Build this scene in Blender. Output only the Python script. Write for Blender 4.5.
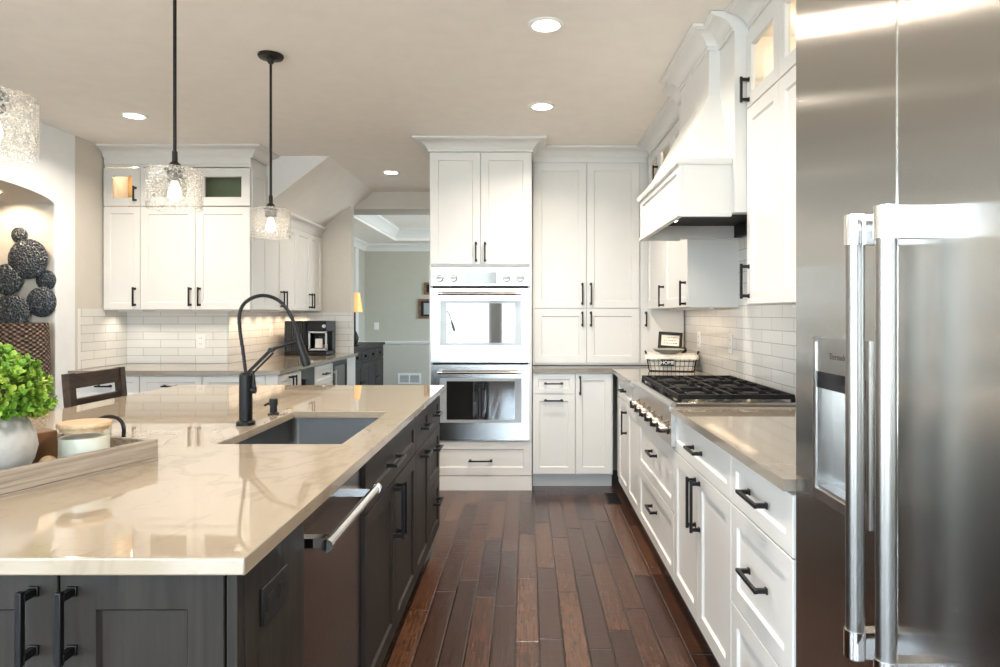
import bpy, bmesh, math, random
from mathutils import Vector, Matrix
PI = math.pi
random.seed(7)
sc = bpy.context.scene
COL = sc.collection
for o in list(bpy.data.objects):
    bpy.data.objects.remove(o)

# ------------------------------------------------------------------ camera, sky, exposure
CAM_Z = 1.325
cd = bpy.data.cameras.new('camera'); cam = bpy.data.objects.new('camera', cd); COL.objects.link(cam)
cam.location = (0, 0, CAM_Z); cam.rotation_euler = (PI/2, 0, 0)
cd.sensor_width = 36; cd.lens = 36*680/1000; cd.shift_x = -0.027; cd.shift_y = -0.0195
cd.clip_start = .02
sc.camera = cam
SKY = 12.5
world = bpy.data.worlds.new('sky'); sc.world = world; world.use_nodes = True
wn = world.node_tree.nodes; wl = world.node_tree.links
bg = wn['Background']
tc = wn.new('ShaderNodeTexCoord'); sp = wn.new('ShaderNodeSeparateXYZ'); rp = wn.new('ShaderNodeValToRGB')
wl.new(tc.outputs['Generated'], sp.inputs[0]); wl.new(sp.outputs['Z'], rp.inputs[0]); wl.new(rp.outputs[0], bg.inputs[0])
rp.color_ramp.elements[0].position = 0.0; rp.color_ramp.elements[0].color = (.56, .62, .64, 1)
rp.color_ramp.elements[1].position = .06; rp.color_ramp.elements[1].color = (.75, .885, 1, 1)
e = rp.color_ramp.elements.new(.8); e.color = (.58, .78, 1, 1)
bg.inputs[1].default_value = SKY
vs = sc.view_settings
vs.view_transform = 'Standard'; vs.look = 'None'; vs.gamma = 1; vs.use_curve_mapping = False
vs.exposure = 0.54
cy = sc.cycles
cy.use_denoising = True
cy.max_bounces = 10; cy.diffuse_bounces = 6; cy.glossy_bounces = 6; cy.transparent_max_bounces = 16
cy.sample_clamp_indirect = 6; cy.caustics_reflective = False; cy.caustics_refractive = False
WARM = (1, .89, .76); WARMER = (1, .74, .50)
DOWN_W, UNDER_W, BULB_W, PUCK_W = 16, 5.0, 4, 16

def light(name, kind, loc, energy, color, size=.1, parent=None, rot=(0,0,0), sy=None, spread=None, spot=None):
    l = bpy.data.lights.new(name, kind); l.energy = energy; l.color = color
    if kind == 'AREA':
        l.size = size
        if sy: l.shape = 'RECTANGLE'; l.size_y = sy
        else: l.shape = 'DISK'
        if spread: l.spread = spread
    else:
        l.shadow_soft_size = size
        if spot: l.spot_size = spot; l.spot_blend = .6
    o = bpy.data.objects.new(name, l); COL.objects.link(o)
    from mathutils import Euler
    T = Matrix.Translation(loc) @ Euler(rot).to_matrix().to_4x4()
    if parent is not None:
        o.parent = parent; T = ROOTM[parent.name].inverted() @ T
    o.matrix_local = T
    return o

def portal(loc, rot, sx, sy):
    l = bpy.data.lights.new('window_portal', 'AREA'); l.shape = 'RECTANGLE'; l.size = sx; l.size_y = sy
    l.cycles.is_portal = True
    o = bpy.data.objects.new('window_portal', l); COL.objects.link(o); o.location = loc; o.rotation_euler = rot
REAR_Y = -3.3
portal((-1.88, REAR_Y+.02, 1.37), (PI/2, 0, 0), 2.3, 2.1)
portal((.28, REAR_Y+.02, 1.37), (PI/2, 0, 0), 1.6, 2.1)
portal((-3.31, -1.25, 1.37), (0, -PI/2, 0), 2.1, 2.7)
portal((.78, 9.4, 1.5), (0, PI/2, 0), 1.5, 1.6)

# ------------------------------------------------------------------ materials
def s2l(c):
    return tuple((x/255/12.92 if x <= 10.3 else ((x/255+.055)/1.055)**2.4) for x in c)
class NT:
    def __init__(s, name):
        s.m = bpy.data.materials.new(name); s.m.use_nodes = True
        s.n = s.m.node_tree.nodes; s.l = s.m.node_tree.links; s.b = s.n['Principled BSDF']
    def node(s, t, **kw):
        n = s.n.new(t)
        for k, v in kw.items():
            if k.startswith('i_'): n.inputs[k[2:]].default_value = v
            else: setattr(n, k, v)
        return n
    def math(s, op, a, b=None, c=None):
        n = s.n.new('ShaderNodeMath'); n.operation = op
        for i, v in enumerate((a, b, c)):
            if v is None: continue
            if isinstance(v, (int, float)): n.inputs[i].default_value = v
            else: s.l.new(v, n.inputs[i])
        return n.outputs[0]
    def obj(s): return s.node('ShaderNodeTexCoord').outputs['Object']
    def gen(s):
        g = s.node('ShaderNodeNewGeometry'); return g.outputs['Position']
    def mapv(s, v, scale=(1,1,1), rot=(0,0,0)):
        m = s.node('ShaderNodeMapping'); m.inputs['Scale'].default_value = scale; m.inputs['Rotation'].default_value = rot
        s.l.new(v, m.inputs[0]); return m.outputs[0]
    def noise(s, v, scale, detail=3, rough=.5, dist=0):
        n = s.node('ShaderNodeTexNoise'); n.inputs['Scale'].default_value = scale; n.inputs['Detail'].default_value = detail
        n.inputs['Roughness'].default_value = rough; n.inputs['Distortion'].default_value = dist
        s.l.new(v, n.inputs['Vector']); return n.outputs[0]
    def ramp(s, f, stops):
        r = s.node('ShaderNodeValToRGB'); cr = r.color_ramp
        while len(cr.elements) < len(stops): cr.elements.new(.5)
        for e, (p, c) in zip(cr.elements, stops): e.position = p; e.color = tuple(c)+(1,)
        s.l.new(f, r.inputs[0]); return r.outputs[0]
    def mix(s, f, a, b):
        n = s.node('ShaderNodeMix'); n.data_type = 'RGBA'
        for i, v in ((0, f), (6, a), (7, b)):
            if hasattr(v, 'is_linked'): s.l.new(v, n.inputs[i])
            elif isinstance(v, (int, float)): n.inputs[i].default_value = v
            else: n.inputs[i].default_value = tuple(v)+(1,)
        return n.outputs[2]
    def bump(s, h, strength=.2, dist=.01):
        b = s.node('ShaderNodeBump'); b.inputs['Strength'].default_value = strength; b.inputs['Distance'].default_value = dist
        s.l.new(h, b.inputs['Height']); s.l.new(b.outputs[0], s.b.inputs['Normal'])
    def color(s, c):
        if hasattr(c, 'is_linked'): s.l.new(c, s.b.inputs['Base Color'])
        else: s.b.inputs['Base Color'].default_value = tuple(c)+(1,)
    def set(s, **kw):
        for k, v in kw.items(): s.b.inputs[k.replace('_', ' ')].default_value = v
        return s

def plain(name, c, rough=.5, metal=0, var=.06, scale=8, bump=0, bscale=60, **kw):
    t = NT(name); v = t.gen()
    f = t.noise(v, scale)
    lo = tuple(x*(1-var) for x in c); hi = tuple(min(1, x*(1+var)) for x in c)
    t.color(t.ramp(f, [(.3, lo), (.7, hi)]))
    t.set(Roughness=rough, Metallic=metal, **kw)
    if bump: t.bump(t.noise(v, bscale, 4), bump)
    return t.m
def emit(name, c, strength):
    t = NT(name); t.color(c); t.b.inputs['Emission Color'].default_value = tuple(c)+(1,); t.b.inputs['Emission Strength'].default_value = strength
    return t.m

M = {}
M['white'] = plain('white_cabinet_paint', (.70, .69, .668), .32, var=.01)
M['trimwhite'] = plain('white_trim_paint', (.72, .71, .69), .4, var=.01)
M['ceil'] = plain('ceiling_paint', (.87, .83, .775), .85, var=.02, bump=.12, bscale=18)
M['wallwhite'] = plain('pale_daylit_wall_paint', (.79, .82, .84), .8, var=.02, bump=.08, bscale=30)  # pale paint with window daylight put into its bluish brightness
M['wall'] = plain('greige_wall_paint', (.60, .565, .51), .8, var=.02, bump=.08, bscale=30)
M['dining'] = plain('sage_wall_paint', (.47, .455, .385), .8, var=.02, bump=.06, bscale=30)
M['black'] = plain('matte_black_metal', (.012, .012, .013), .38, .6, var=.2)
M['iron'] = plain('cast_iron', (.004, .004, .0045), .6, 0, var=.3, Specular_IOR_Level=.25)
M['bronze'] = plain('dark_bronze', (.02, .017, .015), .4, .7, var=.2)
M['chrome'] = plain('polished_chrome', (.80, .80, .80), .07, 1, var=.03)
M['satin'] = plain('satin_steel', (.50, .49, .48), .28, 1, var=.04)
M['darksatin'] = plain('brushed_handle_steel', (.34, .33, .32), .30, 1, var=.04)
M['knobsteel'] = plain('floor_tinted_steel', (.30, .255, .21), .25, 1, var=.06)  # steel with the brown floor reflection put into its colour
M['ovensteel'] = plain('bright_oven_steel', (.42, .415, .41), .2, 1, var=.03)
M['dark'] = plain('dark_void', (.01, .01, .01), .8, var=.1)
M['brass'] = plain('brushed_brass', (.55, .42, .25), .3, 1, var=.06)
M['plate'] = plain('white_plastic_plate', (.78, .77, .74), .35, var=.01)
M['blackplastic'] = plain('black_plastic', (.006, .006, .006), .5, var=.2, Specular_IOR_Level=.3)
M['blackgloss'] = plain('black_gloss', (.008, .008, .009), .08, var=.2)
M['greyback'] = plain('pale_green_cabinet_interior', (.27, .32, .19), .6, var=.1)
M['amberback'] = plain('maple_cabinet_interior', (.52, .34, .15), .6, var=.1)
M['linen'] = plain('linen_liner', (.74, .69, .61), .9, var=.12, scale=60, bump=.2, bscale=300)
M['paper'] = plain('cream_card', (.74, .69, .60), .8, var=.02)
M['ink'] = plain('dark_ink', (.10, .085, .07), .8, var=.05)
M['dish'] = plain('grey_green_ceramic', (.23, .25, .22), .4, var=.1)
M['wax'] = plain('white_wax', (.72, .72, .66), .5, var=.02)
M['cork'] = plain('pale_cork', (.60, .42, .26), .7, var=.15, scale=90)
M['concrete'] = plain('grey_concrete', (.40, .405, .40), .75, var=.22, scale=14, bump=.15, bscale=60)
M['walnut'] = plain('brown_wood_block', (.19, .09, .04), .5, var=.3, scale=20)
M['espresso'] = plain('espresso_sideboard_wood', (.016, .013, .012), .45, var=.3, scale=14, Specular_IOR_Level=.25)
M['shade'] = emit('amber_lamp_shade', (.80, .42, .14), .55)
M['bulbglow'] = emit('lit_filament', (1, .74, .42), 60)
M['bulbglass'] = emit('glowing_bulb_glass', (1, .84, .62), 9)
M['lens'] = emit('lit_lens', (1, .90, .74), 14)
M['puck'] = emit('lit_puck_lens', (1, .82, .58), 10)
M['stem'] = plain('plant_stem', (.10, .14, .03), .6, var=.2)
M['display'] = plain('grey_display_glass', (.32, .35, .37), .08, var=.05)
M['stoolwood'] = None

def glass(name, tint, rough, refl=1.0, bumpy=0):
    m = bpy.data.materials.new(name); m.use_nodes = True; n = m.node_tree.nodes; l = m.node_tree.links
    n.clear(); out = n.new('ShaderNodeOutputMaterial'); mx = n.new('ShaderNodeMixShader'); tr = n.new('ShaderNodeBsdfTransparent')
    gl = n.new('ShaderNodeBsdfGlossy'); fr = n.new('ShaderNodeFresnel'); fr.inputs[0].default_value = 1.5
    tr.inputs[0].default_value = tint+(1,); gl.inputs['Roughness'].default_value = rough
    mu = n.new('ShaderNodeMath'); mu.operation = 'MULTIPLY'; mu.inputs[1].default_value = refl; mu.use_clamp = True
    g0 = n.new('ShaderNodeNewGeometry'); m2 = n.new('ShaderNodeMath'); m2.operation = 'MULTIPLY'; m3 = n.new('ShaderNodeMath'); m3.operation = 'SUBTRACT'; m3.inputs[0].default_value = 1
    l.new(g0.outputs['Backfacing'], m3.inputs[1]); l.new(m3.outputs[0], m2.inputs[0]); l.new(mu.outputs[0], m2.inputs[1])
    l.new(fr.outputs[0], mu.inputs[0]); l.new(m2.outputs[0], mx.inputs[0]); l.new(tr.outputs[0], mx.inputs[1]); l.new(gl.outputs[0], mx.inputs[2])
    l.new(mx.outputs[0], out.inputs[0])
    if bumpy:
        ds = n.new('ShaderNodeBsdfTranslucent'); ds.inputs[0].default_value = (.95, .92, .86, 1); d2 = n.new('ShaderNodeBsdfDiffuse'); d2.inputs[0].default_value = (.95, .93, .9, 1)
        sm = n.new('ShaderNodeMixShader'); l.new(ds.outputs[0], sm.inputs[1]); l.new(d2.outputs[0], sm.inputs[2])
        g1 = n.new('ShaderNodeNewGeometry'); ns = n.new('ShaderNodeTexNoise'); ns.inputs['Scale'].default_value = 130; ns.inputs['Detail'].default_value = 2
        rr = n.new('ShaderNodeValToRGB'); rr.color_ramp.elements[0].position = .46; rr.color_ramp.elements[0].color = (.03,)*3+(1,); rr.color_ramp.elements[1].position = .66; rr.color_ramp.elements[1].color = (.34,)*3+(1,)
        fin = n.new('ShaderNodeMixShader'); l.new(g1.outputs['Position'], ns.inputs['Vector']); l.new(ns.outputs[0], rr.inputs[0]); l.new(rr.outputs[0], fin.inputs[0])
        l.new(mx.outputs[0], fin.inputs[1]); l.new(sm.outputs[0], fin.inputs[2]); l.new(fin.outputs[0], out.inputs[0])
        ge = n.new('ShaderNodeNewGeometry'); vo = n.new('ShaderNodeTexVoronoi'); vo.inputs['Scale'].default_value = bumpy
        bp = n.new('ShaderNodeBump'); bp.inputs['Strength'].default_value = .7; bp.inputs['Distance'].default_value = .006
        l.new(ge.outputs['Position'], vo.inputs['Vector']); l.new(vo.outputs['Distance'], bp.inputs['Height'])
        l.new(bp.outputs[0], gl.inputs['Normal']); l.new(bp.outputs[0], fr.inputs['Normal'])
    return m
M['pane'] = glass('clear_window_glass', (.97, .98, .98), .0)
M['cabglass'] = glass('cabinet_door_glass', (.93, .94, .92), .02)
M['seeded'] = glass('hammered_pendant_glass', (.985, .98, .97), .12, 2.2, 150)
M['jar'] = glass('candle_jar_glass', (.97, .975, .96), .02, 1.0)

def stainless(name, c, rough, aniso, rot):
    t = NT(name); v = t.gen()
    f = t.noise(t.mapv(v, (3, 3, 220)), 6, 3)
    t.color(t.ramp(f, [(.3, tuple(x*.95 for x in c)), (.7, c)]))
    t.set(Metallic=1.0, Roughness=rough, Anisotropic=aniso, Anisotropic_Rotation=rot)
    tg = t.node('ShaderNodeTangent'); tg.direction_type = 'RADIAL'; tg.axis = 'Z'
    t.l.new(tg.outputs[0], t.b.inputs['Tangent'])
    return t.m
M['fridge'] = stainless('brushed_stainless', (.50, .485, .455), .22, .97, 0.0)
M['dwsteel'] = stainless('dark_brushed_stainless', (.20, .18, .165), .20, .3, 0.0)
M['sinksteel'] = stainless('sink_stainless', (.30, .30, .30), .26, .3, 0.0)

def oven_glass():
    t = NT('dark_oven_glass'); f = t.noise(t.gen(), 3); t.color(t.ramp(f, [(.3, (.010, .010, .011)), (.7, (.016, .016, .017))]))
    t.set(Roughness=.03, IOR=2.6); return t.m
M['ovenglass'] = oven_glass()

def wood_v(name, c0, c1, rough, vec=(26, 26, 1.6), scale=1.6, bump=.08):
    t = NT(name); v = t.mapv(t.gen(), vec)
    f = t.noise(v, scale, 6, .6, .6)
    t.color(t.ramp(f, [(.28, c0), (.72, c1)])); t.set(Roughness=rough, Specular_IOR_Level=.2); t.bump(f, bump, .004); return t.m
M['island'] = wood_v('charcoal_stained_wood', (.0155, .0125, .0108), (.034, .028, .0245), .5)
def tray_wood():
    t = NT('weathered_grey_wood'); v = t.mapv(t.obj(), (2.6, 46, 70))
    f = t.noise(v, 1.1, 8, .68, .5); k = t.node('ShaderNodeTexVoronoi'); k.inputs['Scale'].default_value = 1; t.l.new(t.mapv(t.obj(), (7, 22, 22)), k.inputs['Vector'])
    c = t.ramp(f, [(.25, (.13, .10, .075)), (.5, (.30, .25, .20)), (.75, (.47, .41, .34))])
    kn = t.ramp(k.outputs['Distance'], [(.05, (1, 1, 1)), (.12, (0, 0, 0))])
    t.color(t.mix(kn, c, (.09, .06, .04))); t.set(Roughness=.75); t.bump(f, .3, .004); return t.m
M['tray'] = tray_wood()
M['stool'] = wood_v('dark_stained_stool_wood', (.022, .014, .010), (.07, .042, .026), .4, (20, 4, 20), 1.4)

def floor_mat():
    t = NT('hand_scraped_plank_floor'); v = t.gen()
    s = t.node('ShaderNodeSeparateXYZ'); t.l.new(v, s.inputs[0]); X, Y = s.outputs['X'], s.outputs['Y']
    u = t.math('DIVIDE', t.math('ADD', X, 20.03), .097); row = t.math('FLOOR', u); fu = t.math('FRACT', u)
    wn1 = t.node('ShaderNodeTexWhiteNoise'); wn1.noise_dimensions = '1D'; t.l.new(row, wn1.inputs['W'])
    ln = t.math('ADD', t.math('MULTIPLY', wn1.outputs['Value'], .35), .55)
    vv = t.math('DIVIDE', t.math('ADD', Y, t.math('ADD', t.math('MULTIPLY', wn1.outputs['Value'], 37.3), 20)), ln)
    pid = t.math('FLOOR', vv); fv = t.math('FRACT', vv)
    cb = t.node('ShaderNodeCombineXYZ'); t.l.new(row, cb.inputs[0]); t.l.new(pid, cb.inputs[1])
    wn2 = t.node('ShaderNodeTexWhiteNoise'); wn2.noise_dimensions = '2D'; t.l.new(cb.outputs[0], wn2.inputs['Vector'])
    rnd = wn2.outputs['Value']
    base = t.ramp(rnd, [(0, (.036, .0155, .0095)), (.35, (.052, .0225, .0135)), (.6, (.068, .030, .0175)), (.85, (.084, .038, .0215)), (1, (.112, .053, .029))])
    off = t.node('ShaderNodeVectorMath'); off.operation = 'MULTIPLY_ADD'
    t.l.new(cb.outputs[0], off.inputs[0]); off.inputs[1].default_value = (3.1, 5.7, 0); t.l.new(v, off.inputs[2])
    g = t.noise(t.mapv(off.outputs[0], (60, 5, 1)), 1.5, 8, .72, .8)
    grain = t.ramp(g, [(.3, (.42, .38, .35)), (.7, (1.4, 1.35, 1.3))])
    mm = t.node('ShaderNodeMix'); mm.data_type = 'RGBA'; mm.blend_type = 'MULTIPLY'; mm.inputs[0].default_value = 1
    t.l.new(base, mm.inputs[6]); t.l.new(grain, mm.inputs[7])
    eu = t.math('MINIMUM', fu, t.math('SUBTRACT', 1, fu)); ev = t.math('MULTIPLY', t.math('MINIMUM', fv, t.math('SUBTRACT', 1, fv)), 6)
    ed = t.math('MINIMUM', eu, ev)
    seam = t.math('SMOOTH_MIN', t.math('MULTIPLY', ed, 17), 1, .1)
    t.color(t.mix(seam, (.006, .003, .002), mm.outputs[2]))
    rg = t.math('ADD', t.math('MULTIPLY', g, .30), .06); t.l.new(rg, t.b.inputs['Roughness'])
    sc_ = t.noise(t.mapv(off.outputs[0], (16, 42, 1)), 1, 4, .6)
    h = t.math('ADD', t.math('MULTIPLY', seam, .8), t.math('ADD', t.math('MULTIPLY', g, .35), t.math('MULTIPLY', sc_, .5)))
    t.bump(h, .55, .004)
    return t.m
M['floor'] = floor_mat()

def tile_mat(name, axis):
    t = NT(name); v = t.gen(); s = t.node('ShaderNodeSeparateXYZ'); t.l.new(v, s.inputs[0])
    cb = t.node('ShaderNodeCombineXYZ'); t.l.new(s.outputs[axis], cb.inputs[0]); t.l.new(t.math('SUBTRACT', s.outputs['Z'], .914), cb.inputs[1])
    b = t.node('ShaderNodeTexBrick'); t.l.new(cb.outputs[0], b.inputs['Vector'])
    b.inputs['Scale'].default_value = 1; b.inputs['Brick Width'].default_value = .29; b.inputs['Row Height'].default_value = .0655
    b.inputs['Mortar Size'].default_value = .0022; b.inputs['Mortar Smooth'].default_value = .2
    b.inputs['Color1'].default_value = (.74, .73, .70, 1); b.inputs['Color2'].default_value = (.66, .655, .63, 1); b.inputs['Mortar'].default_value = (.36, .34, .31, 1)
    f = t.noise(v, 9, 3)
    t.color(t.mix(t.math('MULTIPLY', f, .25), b.outputs['Color'], (.80, .79, .77)))
    t.set(Roughness=.12)
    n2 = t.noise(v, 22, 2); h = t.math('SUBTRACT', t.math('MULTIPLY', n2, .6), b.outputs['Fac'])
    t.bump(h, .35, .004); return t.m
M['tile_x'] = tile_mat('glazed_subway_tile_a', 'X')
M['tile_y'] = tile_mat('glazed_subway_tile_b', 'Y')

def quartz(name, base, vein, amt, rough):
    t = NT(name); v = t.gen()
    n = t.noise(t.mapv(v, (1, .55, 1), (0, 0, .7)), 1.5, 5, .55, 1.2)
    d = t.math('ABSOLUTE', t.math('SUBTRACT', n, .5))
    n2 = t.noise(v, 3.2, 4, .6, .8); d2 = t.math('ABSOLUTE', t.math('SUBTRACT', n2, .52))
    f1 = t.ramp(d, [(0, (amt,)*3), (.022, (0, 0, 0))]); f2 = t.ramp(d2, [(0, (amt*.5,)*3), (.012, (0, 0, 0))])
    f = t.math('MAXIMUM', f1, f2)
    cl = t.noise(v, 1.2, 2); bc = t.ramp(cl, [(.3, tuple(x*.95 for x in base)), (.7, base)])
    t.color(t.mix(f, bc, vein)); t.set(Roughness=rough, IOR=2.05); return t.m
M['quartz'] = quartz('veined_cream_quartz', (.385, .315, .235), (.20, .15, .105), .30, .03)
M['grey'] = quartz('grey_quartz', (.25, .215, .17), (.19, .165, .135), .3, .06)

def rattan():
    t = NT('woven_rattan'); v = t.obj()
    s = t.node('ShaderNodeSeparateXYZ'); t.l.new(v, s.inputs[0])
    a = t.math('MULTIPLY', t.math('ARCTAN2', s.outputs['Y'], s.outputs['X']), 24); z = t.math('MULTIPLY', s.outputs['Z'], 210)
    w = t.math('MULTIPLY', t.math('SINE', a), t.math('SINE', z)); n = t.noise(v, 40, 3)
    t.color(t.ramp(t.math('ADD', t.math('MULTIPLY', w, .4), n), [(.2, (.015, .009, .006)), (.55, (.10, .06, .04)), (.95, (.30, .20, .14))]))
    t.set(Roughness=.7); t.bump(w, .9, .01); return t.m
M['rattan'] = rattan()
def hammered():
    t = NT('hammered_dark_metal'); v = t.gen()
    vo = t.node('ShaderNodeTexVoronoi'); vo.inputs['Scale'].default_value = 75; t.l.new(v, vo.inputs['Vector'])
    n = t.noise(v, 50, 4)
    t.color(t.ramp(t.math('ADD', t.math('MULTIPLY', n, .6), t.math('MULTIPLY', vo.outputs['Distance'], .6)), [(.45, (.016, .020, .026)), (.78, (.11, .132, .152)), (.90, (.27, .29, .30))]))
    t.set(Roughness=.42, Metallic=.5); t.bump(vo.outputs['Distance'], .8, .01); return t.m
M['disc'] = hammered()
def leafm():
    t = NT('fresh_green_leaf'); v = t.gen()
    t.color(t.ramp(t.noise(v, 16, 3, .7), [(.3, (.05, .16, .012)), (.48, (.20, .40, .04)), (.68, (.50, .60, .10))]))
    t.set(Roughness=.5); return t.m
M['leaf'] = leafm()

# ------------------------------------------------------------------ mesh helpers
ROOTM = {}
class B:
    def __init__(s): s.bm = bmesh.new(); s.T = Matrix()
    def v(s, p): return s.bm.verts.new(s.T @ Vector(p))
    def f(s, vs):
        try: return s.bm.faces.new(vs)
        except ValueError: return None
    def box(s, x0, x1, y0, y1, z0, z1):
        p = [s.v((x, y, z)) for z in (z0, z1) for y in (y0, y1) for x in (x0, x1)]
        for q in ((0,2,3,1),(4,5,7,6),(0,1,5,4),(2,6,7,3),(0,4,6,2),(1,3,7,5)): s.f([p[i] for i in q])
        return s
    def obox(s, c, size, R):      # oriented box
        old = s.T; s.T = old @ Matrix.Translation(c) @ R.to_4x4()
        s.box(-size[0]/2, size[0]/2, -size[1]/2, size[1]/2, -size[2]/2, size[2]/2); s.T = old; return s
    def beam(s, a, b, w, h, up=(0,0,1)):
        a, b = Vector(a), Vector(b); d = (b-a); L = d.length; z = d.normalized(); x = Vector(up).cross(z)
        if x.length < 1e-4: x = Vector((1,0,0)).cross(z)
        x.normalize(); y = z.cross(x)
        R = Matrix((x, y, z)).transposed(); return s.obox((a+b)/2, (w, h, L), R)
    def cyl(s, a, b, r0, r1=None, n=20, caps=True):
        r1 = r0 if r1 is None else r1
        a, b = Vector(a), Vector(b); z = (b-a).normalized(); x = z.orthogonal().normalized(); y = z.cross(x)
        A, Bv = [], []
        for i in range(n):
            t = 2*PI*i/n; d = x*math.cos(t)+y*math.sin(t); A.append(s.v(a+d*r0)); Bv.append(s.v(b+d*r1))
        for i in range(n): s.f([A[i], A[(i+1)%n], Bv[(i+1)%n], Bv[i]])
        if caps: s.f(A[::-1]); s.f(Bv)
        return s
    def lathe(s, prof, c=(0,0,0), n=32, axis='Z'):
        rings = []
        for r, z in prof:
            if r < 1e-5: rings.append([s.v(s.ax(c, 0, 0, z, axis))])
            else: rings.append([s.v(s.ax(c, r*math.cos(2*PI*i/n), r*math.sin(2*PI*i/n), z, axis)) for i in range(n)])
        for P, Q in zip(rings, rings[1:]):
            for i in range(n):
                j = (i+1) % n
                if len(P) == 1 and len(Q) == 1: continue
                if len(P) == 1: s.f([P[0], Q[j], Q[i]])
                elif len(Q) == 1: s.f([P[i], P[j], Q[0]])
                else: s.f([P[i], P[j], Q[j], Q[i]])
        return s
    def ax(s, c, a, b, z, axis):
        if axis == 'Z': return (c[0]+a, c[1]+b, c[2]+z)
        if axis == 'X': return (c[0]+z, c[1]+a, c[2]+b)
        return (c[0]+b, c[1]+z, c[2]+a)
    def tube(s, pts, r, n=10, caps=True, closed=False):
        P = [Vector(p) for p in pts]; rings = []; prev = None; N = len(P)
        for i, p in enumerate(P):
            if closed: d = P[(i+1) % N]-P[i-1]
            else: d = P[min(i+1, N-1)]-P[max(i-1, 0)]
            d.normalize()
            x = d.orthogonal() if prev is None else prev - d*prev.dot(d)
            x.normalize(); prev = x; y = d.cross(x)
            rr = r[i] if isinstance(r, (list, tuple)) else r
            rings.append([s.v(p+(x*math.cos(2*PI*k/n)+y*math.sin(2*PI*k/n))*rr) for k in range(n)])
        for i in range(N if closed else N-1):
            A, Q = rings[i], rings[(i+1) % N]
            for k in range(n): s.f([A[k], A[(k+1)%n], Q[(k+1)%n], Q[k]])
        if caps and not closed: s.f(rings[0][::-1]); s.f(rings[-1])
        return s
    def prism(s, poly, a, b, axis):   # polygon in the two other axes, extruded along axis
        def pt(u, v, w): return {'X': (w, u, v), 'Y': (u, w, v), 'Z': (u, v, w)}[axis]
        A = [s.v(pt(u, v, a)) for u, v in poly]; Q = [s.v(pt(u, v, b)) for u, v in poly]
        n = len(poly)
        for i in range(n): s.f([A[i], A[(i+1)%n], Q[(i+1)%n], Q[i]])
        s.f(A[::-1]); s.f(Q); return s
    def sweep(s, path, prof, closed=False):   # path of (x,y), outward is the right-hand side; prof of (out,z)
        P = [Vector(p) for p in path]; N = len(P); rings = []
        def rn(a, b): d = (b-a).normalized(); return Vector((d.y, -d.x))
        for i, p in enumerate(P):
            n0 = rn(P[i-1], p) if (i > 0 or closed) else rn(p, P[i+1]); n1 = rn(p, P[(i+1) % N]) if (i < N-1 or closed) else n0
            m = n0+n1; m = m/(1+n0.dot(n1)) if (1+n0.dot(n1)) > .05 else n0
            rings.append([s.v((p.x+m.x*o, p.y+m.y*o, z)) for o, z in prof])
        k = len(prof)
        for i in range(N if closed else N-1):
            A, Q = rings[i], rings[(i+1) % N]
            for j in range(k): s.f([A[j], A[(j+1)%k], Q[(j+1)%k], Q[j]])
        if not closed: s.f(rings[0][::-1]); s.f(rings[-1])
        return s
    def shaker(s, x0, x1, z0, z1, yf, th=.02, rail=.057, rec=.009, hole=False, slope=.006):
        def ring(a, y): return [s.v((x0+a, y, z0+a)), s.v((x1-a, y, z0+a)), s.v((x1-a, y, z1-a)), s.v((x0+a, y, z1-a))]
        b = .0015
        R = [ring(0, yf+th), ring(0, yf+b), ring(b, yf), ring(rail, yf), ring(rail+slope, yf+rec)]
        for A, Q in zip(R, R[1:]):
            for i in range(4): s.f([A[i], A[(i+1)%4], Q[(i+1)%4], Q[i]])
        if hole:
            I = ring(rail+slope, yf+th)
            for i in range(4): s.f([R[-1][i], R[-1][(i+1)%4], I[(i+1)%4], I[i]]); s.f([I[i], I[(i+1)%4], R[0][(i+1)%4], R[0][i]])
        else: s.f(R[-1]); s.f(R[0][::-1])
        return s
    def mesh(s, name, mat, smooth=True):
        bmesh.ops.recalc_face_normals(s.bm, faces=s.bm.faces[:])
        me = bpy.data.meshes.new(name); s.bm.to_mesh(me); s.bm.free(); me.materials.append(M[mat])
        if smooth:
            for p in me.polygons: p.use_smooth = True
            me.set_sharp_from_angle(angle=math.radians(32))
        return me

def thing(name, label, cat, loc=(0,0,0), rz=0, group=None):
    o = bpy.data.objects.new(name, None); COL.objects.link(o); o.empty_display_size = .05
    o.location = loc; o.rotation_euler = (0, 0, rz); o['label'] = label; o['category'] = cat
    if group: o['group'] = group
    ROOTM[o.name] = Matrix.Translation(loc) @ Matrix.Rotation(rz, 4, 'Z')
    return o
def part(name, b, mat, parent, label=None, bevel=0, local=False, smooth=True):
    Mx = ROOTM[parent.name]
    if not local: b.bm.transform(Mx.inverted())
    o = bpy.data.objects.new(name, b.mesh(name, mat, smooth)); COL.objects.link(o); o.parent = parent
    ROOTM[o.name] = Mx
    if label: o['label'] = label
    if bevel:
        m = o.modifiers.new('edge', 'BEVEL'); m.width = bevel; m.segments = 2; m.limit_method = 'ANGLE'; m.angle_limit = .6
    return o
def single(name, b, mat, label=None, cat=None, group=None, kind=None, bevel=0, smooth=True):
    vs = [v.co for v in b.bm.verts]
    lo = [min(v[i] for v in vs) for i in range(3)]; hi = [max(v[i] for v in vs) for i in range(3)]
    c = Vector(((lo[0]+hi[0])/2, (lo[1]+hi[1])/2, lo[2]))
    b.bm.transform(Matrix.Translation(-c))
    o = bpy.data.objects.new(name, b.mesh(name, mat, smooth)); COL.objects.link(o); o.location = c
    ROOTM[o.name] = Matrix.Translation(c)
    if label: o['label'] = label
    if cat: o['category'] = cat
    if group: o['group'] = group
    if kind: o['kind'] = kind
    if bevel:
        m = o.modifiers.new('edge', 'BEVEL'); m.width = bevel; m.segments = 2; m.limit_method = 'ANGLE'; m.angle_limit = .6
    return o
def struct(name, b, mat, bevel=0): return single(name, b, mat, kind='structure', bevel=bevel)
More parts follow.
